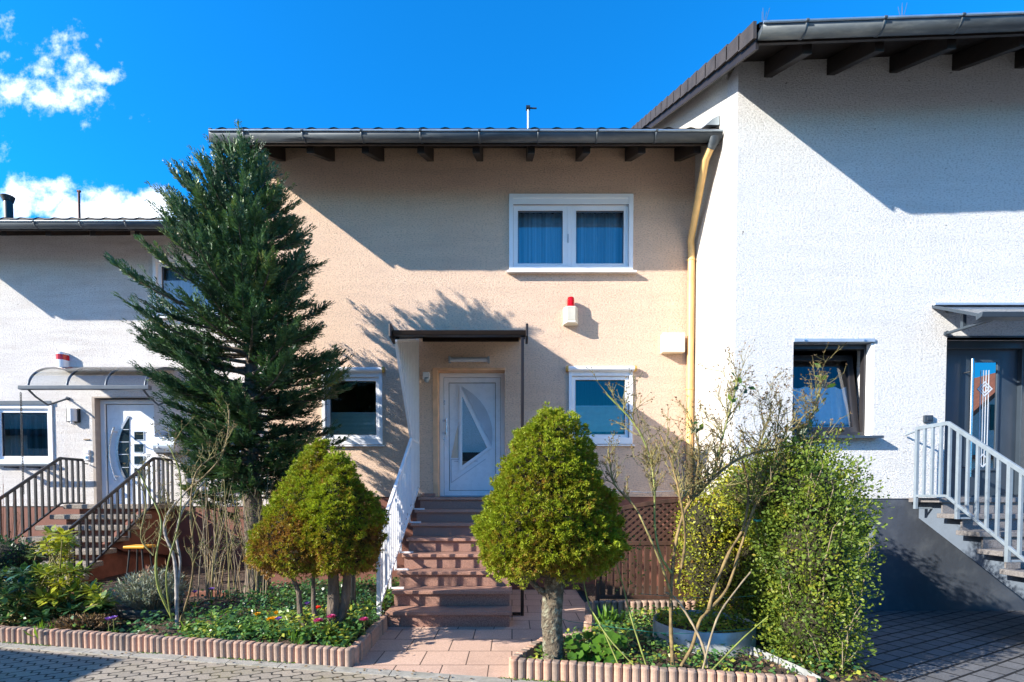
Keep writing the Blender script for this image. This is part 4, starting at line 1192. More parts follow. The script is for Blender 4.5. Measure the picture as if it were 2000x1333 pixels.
# rain chain
p = at(38, 765, DF); q = at(43, 1040, DF)
ch = MB(); nl = 40; x0_ = ribx[0] - .11
for i in range(nl):
    z = p.z - .045 - i * .046; ring = []
    for k in range(9):
        t = 2 * math.pi * k / 8; u, w_ = .014 * math.cos(t), .030 * math.sin(t)
        ring.append((x0_ + (u if i % 2 else 0), DF + (0 if i % 2 else u), z + w_))
    ch.tube(ring, .0055, 5, False)
tag(ch.build('rain_chain', M['rail_dark'], origin=(x0_, DF, p.z), fix=False), 'dark rain chain hanging from the arched canopy gutter', 'chain')
a = at(107, 717, YL - .12); b = at(125, 688, YL - .12)
sir = thing('alarm_siren', 'white alarm siren with a red band on the left house wall', 'alarm siren', ((a.x + b.x) / 2, YL, a.z))
h_ = b.z - a.z; cx = (a.x + b.x) / 2; hw = (b.x - a.x) / 2
def rp(z0, z1, nm, mt, e=0):
    m = MB(); pts_ = [(cx - hw - e, YL - .002)] + [(cx + (hw + e) * math.cos(t), YL - .04 - (.11 + e) * math.sin(t)) for t in [math.pi - math.pi * i / 8 for i in range(9)]] + [(cx + hw + e, YL - .002)]
    prism_z(m, pts_, z0, z1); m.build(nm, mt, sir)
rp(a.z, a.z + h_ * .50, 'body', M['pvc']); rp(a.z + h_ * .5, a.z + h_ * .86, 'beacon', M['red'], .002); rp(a.z + h_ * .86, b.z, 'cap', M['pvc'])
a = at(135, 826, YL); b = at(156, 799, YL)
wlmp = thing('wall_lamp', 'white half cylinder wall lamp with black edges beside the left house door', 'wall lamp', ((a.x + b.x) / 2, YL, a.z))
cx = (a.x + b.x) / 2; hw = (b.x - a.x) / 2
m = MB(); prism_z(m, [(cx + (hw - .012) * math.cos(t), YL - .012 - .11 * math.sin(t)) for t in [math.pi - math.pi * i / 12 for i in range(13)]], a.z + .02, b.z - .01); m.build('shade', M['pvc'], wlmp)
m = MB()
for s in (-1, 1): m.box(cx + s * hw - .012, cx + s * hw + .012, YL - .05, YL - .002, a.z + .01, b.z)
m.box(cx - hw, cx + hw, YL - .011, YL - .001, a.z, b.z); m.build('bracket', M['black'], wlmp)
m = MB(); m.lathe([(0, -.05), (.03, -.04), (.035, 0), (0, .01)], (cx, YL - .06, a.z + .01), 12); m.build('sensor', M['pvc'], wlmp)
a = at(301, 884, YL - .25); b = at(341, 841, YL - .25)
mbx = thing('mailbox', 'silver grey rounded mailbox on the left house wall beside its door', 'mailbox', ((a.x + b.x) / 2, YL, a.z))
h_ = b.z - a.z; cxm = (a.x + b.x) / 2
prof = [(YL - .002, a.z), (YL - .24, a.z)] + [(YL - .24 - .05 * math.sin(t * math.pi), a.z + h_ * .62 * t) for t in [i / 6 for i in range(1, 7)]] + [(YL - .24 + .22 * (1 - math.cos(t * math.pi / 2)), a.z + h_ * (.62 + .38 * math.sin(t * math.pi / 2))) for t in [i / 6 for i in range(1, 7)]] + [(YL - .002, b.z)]
m = MB(); m.prism_x(prof, a.x, b.x); m.build('body', M['alu'], mbx)
m = MB(); m.prism_x([(YL - .003, a.z - .02), (YL - .2, a.z - .02), (YL - .2, a.z - .001), (YL - .003, a.z - .001)], a.x - .004, b.x + .05); m.build('base', M['black'], mbx)
for dx, zz in ((.09, .38), (.09, .22), (.22, .66)):
    m = MB(); m.tube([(a.x + dx, YL - .30, a.z + h_ * zz), (a.x + dx, YL - .28, a.z + h_ * zz)], .016, 8); m.build('knob', M['pvc'], mbx)
m = MB(); m.box(a.x + .02, b.x - .02, YL - .285, YL - .27, a.z + h_ * .74, a.z + h_ * .76); m.build('flap_edge', M['zinc'], mbx)
for (pa, pb, lab, nm) in (((168, 887), (177, 879), 'small white sensor box above the intercom on the left house', 'sensor_box'), ((168, 900), (177, 890), 'small white intercom with a blue screen on the left house wall', 'intercom')):
    a = at(pa[0], pa[1], YL); b = at(pb[0], pb[1], YL)
    r_ = thing(nm, lab, nm.replace('_', ' '), (a.x, YL, a.z))
    m = MB(); m.box(a.x, b.x, YL - .045, YL - .001, a.z, b.z); m.build('body', M['pvc'], r_, bevel=.012)
    if nm == 'intercom':
        m = MB(); m.box(a.x + .03, b.x - .02, YL - .050, YL - .044, a.z + .035, b.z - .02); m.build('screen', pm('blue_screen', (.10, .22, .34), .2), r_)
a = at(164, 859, YL); b = at(176, 857, YL)
tag(MB().box(a.x, b.x, YL - .02, YL - .001, a.z - .012, a.z + .012).build('name_plate', pm('worn_brown_plate', (.20, .14, .08), .6, .2), origin=(a.x, YL, a.z), bevel=.008), 'small worn brown plate on the left house wall above the intercom', 'plate')
# board rail under the left window
a = at(-10, 909, 9.9); b = at(100, 909, 9.9)
m = MB(); m.box(a.x, b.x, 9.86, 9.93, a.z - .02, a.z + .02)
for px in (8, 52): x = xat(px, 9.9); m.box(x - .02, x + .02, 9.93, 10.19, a.z - .05, a.z + .0)
tag(m.build('planter_rail', M['grey_trim'], origin=(a.x, 9.9, a.z)), 'grey flower box rail fixed below the left house window', 'planter rail')

# ------------------------------------------------------------------ bed edging, trellis, planters and posts
def stone_mesh():
    m = MB(); r = .033; hh = .16
    poly = [(r * math.cos(t), -r * math.sin(t)) for t in [math.pi * i / 8 for i in range(9)]] + [(-r, .045), (r, .045)]
    poly = poly[::-1]
    n = len(poly)
    vs = [(x, y, -.03) for x, y in poly] + [(x, y, hh - .012) for x, y in poly] + [(x * .78, y * .8 + .004, hh) for x, y in poly]
    fs = [tuple(range(2 * n, 3 * n))]
    for a_ in (0, n):
        fs += [(a_ + i, a_ + (i + 1) % n, a_ + n + (i + 1) % n, a_ + n + i) for i in range(n)]
    return m.add(vs, fs)
M['edging'].node_tree.nodes['Principled BSDF']
oi = M['edging'].node_tree.nodes.new('ShaderNodeObjectInfo')
t_ = M['edging'].node_tree; b_ = t_.nodes['Principled BSDF']; lk = b_.inputs['Base Color'].links[0]; src = lk.from_socket
t_.links.new(mixc(t_, 1.0, src, ramp(t_, oi.outputs['Random'], [(0, (.55, .62, .66)), (.5, (1, 1, 1)), (1, (1.25, 1.05, .95))]), 'MULTIPLY'), b_.inputs['Base Color'])
stone0 = stone_mesh().build('edging_stone', M['edging'], bevel=.004)
stone_used = [False]
def stone(x, y, rot, z, label, group):
    if stone_used[0]:
        o = stone0.copy(); COL.objects.link(o)
    else:
        o = stone0; stone_used[0] = True
    o.location = (x, y, z + random.uniform(-.006, .004)); o.rotation_euler = (random.uniform(-.02, .02), random.uniform(-.02, .02), rot + random.uniform(-.04, .04))
    tag(o, label, 'edging stone', group)
def run(pts_, label, group, z=0.0, step=.0685):
    for (xa, ya), (xb, yb) in zip(pts_, pts_[1:]):
        L = math.hypot(xb - xa, yb - ya); n_ = max(1, round(L / step)); rot = math.atan2(yb - ya, xb - xa)
        for k in range(n_):
            t = (k + .5) / n_
            stone(xa + (xb - xa) * t, ya + (yb - ya) * t, rot, z, label, group)
run([(-6.4, front(-6.4) + .02), (-1.37, front(-1.37) + .02)], 'half round pinkish concrete palisade in the road side edging of the left flower bed', 'edging of the left bed along the road')
run([(-1.37, 4.40), (-1.40, 5.62)], 'half round pinkish concrete palisade in the left bed edging beside the tiled path', 'edging of the left bed along the path')
run([(-.02, 4.11), (2.2, front(2.2) + .02)], 'half round pinkish concrete palisade in the road side edging of the right flower bed', 'edging of the right bed along the road')
run([(.66, 4.92), (.30, 4.73), (-.01, 4.13)], 'half round pinkish concrete palisade in the right bed edging beside the tiled path', 'edging of the right bed along the path')
for k in range(5):
    stone(.74 + .03 * k, 5.05 + .17 * k, math.pi / 2 + math.pi, .03 * k, 'pinkish edging palisade rising in steps towards the wooden trellis', 'stepped edging before the trellis')
for k in range(17):
    stone(.97 + .07 * k, 5.86, 0, .10 + .004 * (k % 3), 'dark pinkish palisade under the bottom rail of the wooden trellis', 'edging under the trellis')

TD = 6.0
tr = thing('trellis_fence', 'dark brown wooden fence panel with lattice and an arched top in the right bed', 'trellis', (1.6, TD, .28))
tx0, tx1 = xat(1168, TD), xat(1392, TD)
zb, zt = zat(1170, TD), zat(1062, TD)
m = MB(); m.box(tx0, tx1, TD - .02, TD + .025, zb, zb + .045); m.box(tx0, tx1, TD - .02, TD + .025, zt - .02, zt + .03); m.build('rail', M['trellis'], tr, bevel=.004)
for x in (tx0, tx1):
    m = MB(); m.box(x - .022, x + .022, TD - .024, TD + .03, zb - .2, zt + .30); m.build('post', M['trellis'], tr, bevel=.004)
k = 0; x = tx0 + .06
while x < tx1 - .05:
    m = MB(); m.box(x - .031, x + .031, TD - .010, TD + .012, zb + .04, zt - .01); m.build('slat', M['trellis'], tr, bevel=.003); x += .086
archz = lambda x: zt + .36 + .16 * math.sin(math.pi * (x - tx0) / (tx1 - tx0) * .55)
m = MB(); pr = None
for i in range(17):
    x = tx0 + (tx1 - tx0) * i / 16; q = Vector((x, TD, archz(x)))
    if pr: m.bar(pr, q, .045, .045, (0, 1, 0))
    pr = q
m.build('arched_rail', M['trellis'], tr)
for sgn, yo in ((1, -.008), (-1, .008)):
    m = MB(); x = tx0 - .8
    while x < tx1 + .8:
        a_ = None; pts_ = []
        for i in range(40):
            u = i / 39 * .7; xx = x + sgn * u; zz = zt + .03 + u * .85
            if tx0 < xx < tx1 and zz < archz(xx): pts_.append((xx, TD + yo, zz))
        if len(pts_) > 2: m.bar(pts_[0], pts_[-1], .032, .012, (0, 1, 0))
        x += .092
    m.build('lattice', M['trellis'], tr)

gp = thing('raised_planter', 'round galvanized sheet metal planter ring in the right bed', 'planter', (1.82, 4.85, .08))
m = MB(); r_ = .46
m.lathe([(r_, -.05), (r_, .20), (r_ - .004, .205), (r_ - .012, .20), (r_ - .012, -.05)], (1.82, 4.85, .08), 40); m.build('ring', M['galv'], gp)
m = MB(); m.lathe([(0, .15), (r_ - .013, .15)], (1.82, 4.85, .08), 30); m.build('soil', M['soil'], gp)
m = MB(); pr = [(2.02, 4.75), (2.10, 4.45), (2.17, 4.15), (2.22, 3.9), (2.24, 3.68)]
for (xa, ya), (xb, yb) in zip(pr, pr[1:]): m.bar((xa, ya, .10), (xb, yb, .10), .006, .11)
tag(m.build('lawn_edging', M['galv'], origin=(2.1, 4.3, .05)), 'curved galvanized lawn edging strip left of the box hedge', 'lawn edging')
p = at(690, 1208, 5.75)
m = MB(); m.tube([(p.x, p.y, .02), (p.x, p.y, .95)], .030, 14); m.lathe([(.031, 0), (.028, .012), (0, .016)], (p.x, p.y, .95), 14)
tag(m.build('black_post', M['post_black'], origin=(p.x, p.y, .05)), 'round black post standing behind the double crowned spruce', 'post')
bl = thing('stone_bowl', 'dark stone planting bowl with a grey lavender in the left bed', 'planter', (-4.0, 5.65, .12))
m = MB()
m.lathe([(.0, 0), (.20, 0), (.31, .06), (.34, .13), (.335, .15), (.30, .14), (.27, .10), (0, .09)], (0, 0, 0), 28); m.v = [(x * 1.05 + -4.0, y * .7 + 5.65, z + .10) for x, y, z in m.v]
m.build('bowl', M['stone_bowl'], bl)
p = at(272, 1068, 7.7)
sl_ = thing('stool', 'small yellow topped stool with black legs beside the washed concrete steps', 'stool', (p.x, p.y, .1))
m = MB(); m.box(p.x - .16, p.x + .16, 7.58, 7.84, p.z - .02, p.z + .02); m.build('seat', M['yellow'], sl_, bevel=.012)
for sx_, sy_ in ((-1, -1), (1, -1), (-1, 1), (1, 1)):
    m = MB(); m.tube([(p.x + sx_ * .09, 7.71 + sy_ * .08, p.z - .02), (p.x + sx_ * .14, 7.71 + sy_ * .11, .1)], .014, 6); m.build('leg', M['black'], sl_)
p = at(285, 1130, 7.3)
tag(MB().tube([(p.x, p.y, .08), (p.x + .01, p.y, .2), (p.x - .01, p.y + .02, .36)], [.11, .10, .085], 10).build('wood_log', M['straw_wood'], origin=(p.x, p.y, .08)), 'pale upright wood log standing below the yellow stool', 'log')
p = at(318, 1130, 7.1)
m = MB(); m.prism_y([(p.x - .24, .10), (p.x + .16, .10), (p.x - .22, .52)], 7.08, 7.12)
tag(m.build('leaning_board', M['terracotta'], origin=(p.x, 7.1, .1)), 'triangular red brown board standing near the yellow stool', 'board')
p = at(250, 1180, 6.5)
m = MB(); m.box(-6.1, -3.9, 6.95, 7.03, .03, .17); tag(m.build('bed_border', M['terracotta'], origin=(-5, 7, .05), bevel=.01), 'low red brown border board behind the bare shrub', 'border')
# garden wires and stake
def wire(pxs, lab, mat, r=.0028):
    pts_ = [at(a_, b_, d_) for a_, b_, d_ in pxs]
    return tag(MB().tube(pts_, r, 5).build('garden_wire', mat, origin=tuple(pts_[0])), lab, 'wire')
wire([(1090, 1206, 4.4), (1110, 1214, 4.38), (1200, 1226, 4.3), (1290, 1237, 4.3), (1345, 1238, 4.3), (1420, 1232, 4.4), (1490, 1227, 4.5), (1530, 1224, 4.6)], 'green coated garden wire stretched low in front of the metal planter', M['wire'])
wire([(1250, 1160, 5.2), (1340, 1168, 5.0), (1420, 1168, 4.9), (1475, 1164, 4.8)], 'green coated garden wire crossing in front of the trellis bottom', M['wire'])
wire([(1195, 958, 6.2), (1260, 962, 6.1), (1340, 958, 6.0), (1400, 962, 5.9)], 'thin grey garden wire above the arched trellis', M['zinc_light'], .003)
a = at(1531, 890, 4.5); b = at(1546, 990, 4.45)
tag(MB().tube([a, b], .010, 8).build('plant_stake', pm('dark_green_stake', (.01, .07, .05), .5), origin=tuple(b)), 'dark green plant stake among the rose branches', 'stake')
tag(MB().tube([at(1472, 1016, 4.38), at(1480, 1018, 4.34), at(1487, 1017, 4.38)], .011, 6).build('plant_tie', M['wire'], origin=tuple(at(1480, 1017, 4.36))), 'turquoise plant tie knotted round a rose cane', 'tie')

# ------------------------------------------------------------------ off to the side and behind: an unseen block added to shade the road, the house reflected in the glass
m = MB(); xa = -6.9
m.hexa([(-14, 0, 0), (xa, 0, 0), (xa, 3.06, 0), (-14, 3.06 + 1.42, 0), (-14, 0, 1.8), (xa, 0, 1.8), (xa, 3.06, 1.8), (-14, 3.06 + 1.42, 1.8)])
tag(m.build('shadow_block', M['stucco_left'], origin=(-9, 2, 0)), 'plain unseen block added beside the road to cast a shadow over the pavers', 'shadow block')
oh = thing('house', 'white gabled house across the street reflected in the window glass', 'house', (-4, -12, 0))
gy = -11.0; ex, rx, wx = 4.6, -4.2, -13.0
m = MB(); m.prism_y([(wx, 0), (ex - .8, 0), (ex - .8, 3.9), (rx, 8.2), (wx, 3.9)], gy - 8, gy)
m.build('wall', M['stucco_white'], oh)
m = MB(); m.ring_y([(wx - .8, 3.35), (ex, 3.35), (rx, 8.7)], [(wx + .1, 3.75), (ex - .9, 3.75), (rx, 8.2)], gy - 8.5, gy + .8); m.build('roof', M['tile'], oh)
for cx, cz_ in ((-2.6, 2.3), (-7, 2.3), (.8, 2.3), (-3.4, 5.0), (-6.5, 5.0)):
    m = MB(); m.box(cx - .6, cx + .6, gy, gy + .03, cz_ - .6, cz_ + .6); w_ = m.build('window', M['anth_dark'], oh)
oh = thing('house', 'white gabled house with a red verge across the street mirrored in the grey door', 'house', (23, -12, 0))
m = MB(); m.prism_y([(19.6, 0), (30, 0), (30, 3.6), (23.8, 7.3), (19.6, 3.6)], gy - 9, gy); m.build('wall', M['stucco_white'], oh)
m = MB(); m.ring_y([(19.1, 3.25), (30.8, 3.25), (23.8, 7.55)], [(19.5, 3.4), (29.9, 3.4), (23.8, 7.3)], gy - 9.5, gy + .4); m.build('roof', M['terracotta'], oh)
for cx, cz_ in ((21.2, 2.3), (24.4, 2.3), (23.2, 5.2)):
    m = MB(); m.box(cx - .6, cx + .6, gy, gy + .03, cz_ - .6, cz_ + .6); m.build('window', M['anth_dark'], oh)
oh = thing('house', 'beige house across the street beyond the left edge, mirrored in the left windows', 'house', (-28, -12, 0))
m = MB(); m.prism_y([(-42, 0), (-16.5, 0), (-16.5, 5.6), (-29, 9.5), (-42, 5.6)], gy - 9, gy); m.build('wall', M['stucco_left'], oh)
m = MB(); m.ring_y([(-43, 5.2), (-15.5, 5.2), (-29, 10.0)], [(-42.1, 5.5), (-16.4, 5.5), (-29, 9.55)], gy - 9.5, gy + .8); m.build('roof', M['tile'], oh)
for cx, cz_ in ((-20, 2.3), (-25, 2.3), (-31, 2.3), (-36, 2.3), (-22, 5.0), (-29, 5.0)):
    m = MB(); m.box(cx - .7, cx + .7, gy, gy + .03, cz_ - .6, cz_ + .6); m.build('window', M['anth_dark'], oh)
m = MB(); m.box(-12, 5, -7.6, -7.4, 0, .9); tag(m.build('garden_wall', M['kerb'], origin=(-3, -7.5, 0)), 'low grey garden wall across the street', 'wall')
# ------------------------------------------------------------------ plants
def interp(tab, x):
    xs = [a for a, _ in tab]; ys = [b for _, b in tab]
    return float(np.interp(x, xs, ys))

def fronds(P, D, N, L, n_side, leaf, wid, droop=.0):
    """flat feathery sprays: each has a rib from P along D (length L) carrying leaflets on both sides"""
    out = []
    k = len(P)
    B = unit(np.cross(D, N))
    for j in range(n_side):
        t = (j + .6) / n_side
        for s in (-1, 1):
            base = P + D * (L * t)[:, None] + N * (-droop * L * t * t)[:, None]
            ang = .55 + .25 * RNG.random(k)
            ln = leaf * (1.15 - .7 * t) * (.75 + .5 * RNG.random(k))
            A = (D * np.cos(ang)[:, None] + s * B * np.sin(ang)[:, None] + N * RNG.normal(0, .18, (k, 1))) * ln[:, None]
            nn = unit(N + RNG.normal(0, .35, (k, 3)))
            out.append(leafq(base, A, nn, wid))
    base = P + D * (L * .8)[:, None]
    out.append(leafq(base, D * (leaf * 1.1), unit(N + RNG.normal(0, .3, (k, 3))), wid))
    return np.concatenate(out, 0)

def conifer(name, label, cat, base, ztop, lr, nb, parent_loc, lean=0.0, dep=(1.5, .75), leaf=.07, trunk_r=.10, zlow=None, seed=1, dens=1.0, wmul=1.0):
    """lr: list of (z, left radius, right radius)"""
    rnd = random.Random(seed)
    root = thing(name, label, cat, base)
    bx, by, bz = base
    tx = lambda z: bx + lean * (z - bz)
    m = MB(); zz = [bz - .1 + (ztop - bz) * i / 14 for i in range(15)]
    m.tube([(tx(z) + .02 * math.sin(2.3 * z), by + .02 * math.cos(1.9 * z), z) for z in zz], [trunk_r * (1.35 if i == 0 else 1) * (1 - .9 * i / 14) + .006 for i in range(15)], 10)
    m.build('trunk', M['bark'], root, fix=False)
    lt = [(z, l) for z, l, r in lr]; rt_ = [(z, r) for z, l, r in lr]
    zlow = lr[0][0] if zlow is None else zlow
    P, D, N, L, Tn = [], [], [], [], []
    mb = MB()
    for i in range(nb):
        f = (i + rnd.random()) / nb
        if math.sin(i * 2.39996 * 2 + f * 11) > .88 and f > .12: continue
        z = zlow + (ztop - zlow) * f
        az = i * 2.39996 + rnd.uniform(-.3, .3)
        c, s = math.cos(az), math.sin(az)
        rx = interp(rt_, z) if c > 0 else interp(lt, z)
        ry = min(dep[0] if s < 0 else dep[1], max(.15, (.5 if s < 0 else .42) * (interp(rt_, z) + interp(lt, z))))
        rad = 1 / math.sqrt((c / max(rx, .05)) ** 2 + (s / max(ry, .05)) ** 2) * (rnd.uniform(.5, .8) if rnd.random() < .3 else rnd.uniform(.78, 1.0))
        fh = (z - zlow) / (ztop - zlow)
        rise = rad * (.10 + .8 * fh * fh) + rnd.uniform(-.05, .1)
        z0 = z - rise * .75
        z0 = max(z0, bz + .15)
        p0 = Vector((tx(z0), by, z0)); p3 = Vector((tx(z) + c * rad, by + s * rad, z + rnd.uniform(-.12, .08)))
        p1 = p0 + (p3 - p0) * .4 + Vector((0, 0, -.10 * rad + .05)); p2 = p0 + (p3 - p0) * .75 + Vector((0, 0, -.10 * rad))
        pts = []
        for k in range(9):
            t = k / 8; u = 1 - t
            pts.append(p0 * u ** 3 + p1 * 3 * u * u * t + p2 * 3 * u * t * t + p3 * t ** 3)
        mb.tube(pts, [max(.003, .018 * (1 - k / 8.5) * (.5 + rad)) for k in range(9)], 5, False)
        clump = rnd.gauss(.42, .17)
        ns = max(5, int(rad * 15 * dens)) + 3
        for q in range(ns):
            t = .22 + .78 * (q + rnd.random()) / ns
            a_ = t * 8; k = min(7, int(a_)); pp = pts[k].lerp(pts[k + 1], a_ - k); dd = (pts[k + 1] - pts[k]).normalized()
            sd = 1 if q % 2 else -1
            side = dd.cross(Vector((0, 0, 1))).normalized() * sd
            fw = rnd.uniform(.45, 1.0); upb = rnd.uniform(-.25, .55) + .35 * fh
            d = (dd * fw + side * rnd.uniform(.3, .9) * (1.15 - t) * 1.4 + Vector((0, 0, upb))).normalized()
            if t > .93: d = (dd + Vector((rnd.uniform(-.2, .2), rnd.uniform(-.2, .2), .25))).normalized()
            nrm = (Vector((0, 0, 1)) + Vector((rnd.uniform(-.6, .6), rnd.uniform(-.6, .6), 0)) + side * .3)
            nrm = (nrm - d * nrm.dot(d)).normalized()
            P.append(pp); D.append(d); N.append(nrm); L.append(rnd.uniform(.16, .42) * (1.1 - .35 * t)); Tn.append(clump + rnd.gauss(0, .13) + .18 * (t - .5))
    mb.build('branches', M['bark'], root, fix=False)
    P, D, N, L, Tn = [np.array([tuple(x) for x in a], dtype=float) if a is not L and a is not Tn else np.array(a) for a in (P, D, N, L, Tn)]
    Vq = fronds(P, D, N, L, 12, leaf, .20 * wmul, .10)
    tn = np.tile(Tn, Vq.shape[0] // len(Tn)) + RNG.normal(0, .06, Vq.shape[0])
    np_quads('crown', Vq, M['thuja'], root, tint=np.clip(tn, 0, 1))
    return root

TY = 6.6
def tz(py): return zat(py, TY)
bx = xat(497, TY)
def wr(pl, pr, py): a_ = xat(pl, TY, py); b_ = xat(pr, TY, py); c_ = xat(492, TY, py); return (tz(py), c_ - a_, b_ - c_)
lr = [wr(410, 580, 960), wr(375, 655, 880), wr(345, 640, 805), wr(330, 700, 750), wr(300, 668, 700), wr(285, 640, 650), wr(330, 630, 610), wr(335, 630, 590), wr(235, 630, 565), wr(335, 630, 540), wr(345, 635, 510), wr(340, 635, 480), wr(310, 580, 440),
      wr(345, 570, 405), wr(368, 565, 380), wr(398, 530, 350), wr(425, 512, 325), wr(445, 495, 305)]
conifer('conifer_tree', 'tall dark green feathery cypress between the left house and the salmon house', 'tree', (bx, TY, .12), tz(310), lr, 300, None, lean=-.012, dep=(1.4, .8), leaf=.068, trunk_r=.14, seed=3, dens=1.75, wmul=.78)
# low cypress sapling
SY = 8.2
lr2 = [(zat(1000, SY), .25, .28), (zat(930, SY), .42, .4), (zat(860, SY), .36, .4), (zat(800, SY), .14, .15)]
conifer('conifer_sapling', 'small ragged young cypress standing left of the tall cypress trunk', 'tree', (xat(418, SY), SY, .12), zat(795, SY), lr2, 46, None, dep=(.5, .4), leaf=.075, trunk_r=.03, seed=8, dens=1.5)

def lump(u, seed, amp):
    r = np.random.default_rng(seed); o = np.zeros(len(u))
    for k in range(10):
        a = unit(r.normal(size=3)) * r.uniform(3, 11); o += np.sin(u @ a + r.uniform(0, 6)) / 10 * amp * 2
    return o

def topiary(root, cx, cy, z0, z1, prof, n, seed, brown=0.0, squash=.95, leafl=.028, axis=(0, 0)):
    """prof: (t, radius) from base to tip"""
    r = np.random.default_rng(seed)
    t = r.random(n * 3)
    rad = np.interp(t, [a for a, _ in prof], [b for _, b in prof])
    keep = r.random(n * 3) < (rad / max(b for _, b in prof)) * .9 + .1
    t = t[keep][:n]; n_ = len(t)
    rad = rad[keep][:n]
    az = r.random(n_) * 2 * np.pi
    z = z0 + (z1 - z0) * t
    dirs = np.stack([np.cos(az), np.sin(az) * squash, np.zeros(n_)], 1)
    P = np.stack([cx + axis[0] * t + dirs[:, 0] * rad, cy + axis[1] * t + dirs[:, 1] * rad, z], 1)
    drdt = np.gradient(np.interp(np.linspace(0, 1, 60), [a for a, _ in prof], [b for _, b in prof]), np.linspace(0, 1, 60))
    sl_ = np.interp(t, np.linspace(0, 1, 60), drdt) / (z1 - z0)
    Nn = unit(np.stack([np.cos(az), np.sin(az), -np.clip(sl_, -3, 3)], 1))
    lp = lump((P - np.array([cx, cy, z0])) * 4.2, seed + 1, .045) + lump((P - np.array([cx, cy, z0])) * 1.7, seed + 2, .05) + lump((P - np.array([cx, cy, z0])) * 11, seed + 3, .046)
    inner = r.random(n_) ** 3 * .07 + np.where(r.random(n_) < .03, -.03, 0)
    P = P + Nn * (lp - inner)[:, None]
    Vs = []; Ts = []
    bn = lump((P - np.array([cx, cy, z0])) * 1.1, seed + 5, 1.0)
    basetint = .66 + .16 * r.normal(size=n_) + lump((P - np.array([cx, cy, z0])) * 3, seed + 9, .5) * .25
    basetint -= inner * 3.0  # deeper tufts tinted darker and browner, shade put into the colour
    basetint += np.clip(lp, -.06, .06) * 2.6  # hollows darkened and lumps lightened the same way
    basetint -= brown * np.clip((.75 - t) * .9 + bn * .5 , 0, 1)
    for k in range(10):
        d = unit(Nn + r.normal(0, .62, (n_, 3)) + np.array([0, 0, .22]))
        L = leafl * (.7 + .6 * r.random(n_))
        Vs.append(leafq(P, d * L[:, None], unit(r.normal(size=(n_, 3))), .10)); Ts.append(basetint + .07 * r.normal(size=n_))
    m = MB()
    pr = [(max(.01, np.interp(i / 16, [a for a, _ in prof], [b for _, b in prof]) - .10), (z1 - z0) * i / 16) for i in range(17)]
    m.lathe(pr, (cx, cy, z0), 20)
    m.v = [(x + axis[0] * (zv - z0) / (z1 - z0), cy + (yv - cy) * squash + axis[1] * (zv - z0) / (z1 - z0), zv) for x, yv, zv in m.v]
    return np.concatenate(Vs), np.concatenate(Ts), m

# right dwarf spruce
AY = 4.25
sp = thing('dwarf_spruce', 'single crowned dwarf spruce clipped to an egg shape on a thick lichen covered trunk', 'tree', (xat(1078, AY), AY, .08))
z0, z1 = zat(1122, AY), zat(806, AY); pxm = .00425
prof = [(0, .30), (.05, .46), (.1, .53), (.23, .555), (.386, .515), (.545, .455), (.70, .365), (.86, .225), (.95, .12), (1, .02)]
cx = xat(1073, AY)
Vq, Tn, core = topiary(sp, cx, AY, z0, z1, prof, 19000, 11, brown=.16, axis=(.012, 0))
np_quads('crown', Vq, M['spruce'], sp, tint=np.clip(Tn, 0, 1)); core.build('dark_twig_core', M['core'], sp)
m = MB(); bxx = xat(1080, AY)
pts = [(bxx + .01 * math.sin(i), AY + .008 * math.cos(2 * i), -.02 + .10 * i) for i in range(10)]
m.tube(pts, [.110, .092, .09, .086, .09, .086, .09, .085, .078, .055], 16)
for (dx, dy, dz, zz) in ((-.28, -.05, .25, .62), (.25, .05, .22, .66), (.05, -.25, .25, .7), (.12, .2, .3, .7)):
    m.tube([(bxx, AY, zz), (bxx + dx * .5, AY + dy * .5, zz + dz * .35), (bxx + dx, AY + dy, zz + dz)], [.035, .028, .015], 7)
tk = m.build('trunk', M['bark_lichen'], sp, fix=False)
sub = tk.modifiers.new('subdivision', 'SUBSURF'); sub.levels = 2; sub.render_levels = 2
tx_ = bpy.data.textures.new('bark_relief', 'CLOUDS'); tx_.noise_scale = .035
dm = tk.modifiers.new('relief', 'DISPLACE'); dm.texture = tx_; dm.strength = .022
# left, double crowned
BY = 4.85
sp = thing('dwarf_spruce', 'double crowned dwarf spruce with browned patches on forked trunks in the left bed', 'tree', (xat(655, BY), BY, .12))
za, zb = zat(1118, BY), zat(862, BY)
cx = xat(600, BY)
V1, T1, c1 = topiary(sp, cx, BY + .08, za, zb, [(0, .27), (.08, .49), (.18, .56), (.3, .535), (.45, .45), (.62, .33), (.8, .20), (.93, .09), (1, .02)], 13000, 21, brown=.70, axis=(.11, .0), squash=.85)
cx2 = xat(672, BY)
V2, T2, c2 = topiary(sp, cx2, BY - .12, za + .02, zat(889, BY), [(0, .20), (.08, .33), (.2, .385), (.35, .38), (.55, .325), (.75, .225), (.9, .125), (1, .02)], 10000, 22, brown=.66, axis=(.0, 0), squash=.9)
np_quads('crown', np.concatenate([V1, V2]), M['spruce'], sp, tint=np.clip(np.concatenate([T1, T2]), 0, 1))
c1.v += []; b0 = len(c1.v); c1.v += c2.v; c1.f += [tuple(i + b0 for i in f) for f in c2.f]; c1.sm += c2.sm
c1.build('dark_twig_core', M['core'], sp)
m = MB()
tb = at(652, 1212, BY); 
for dx, dy, dz, r0 in ((.0, 0, .78, .058), (.10, .03, .80, .045)):
    m.tube([(tb.x + dx * .3, BY, .02), (tb.x + dx * .5 - .02, BY + dy, .22), (tb.x + dx, BY + dy, .45), (tb.x + dx * 1.3, BY + dy, dz)], [r0 * 1.3, r0 * 1.05, r0, r0 * .8], 12)
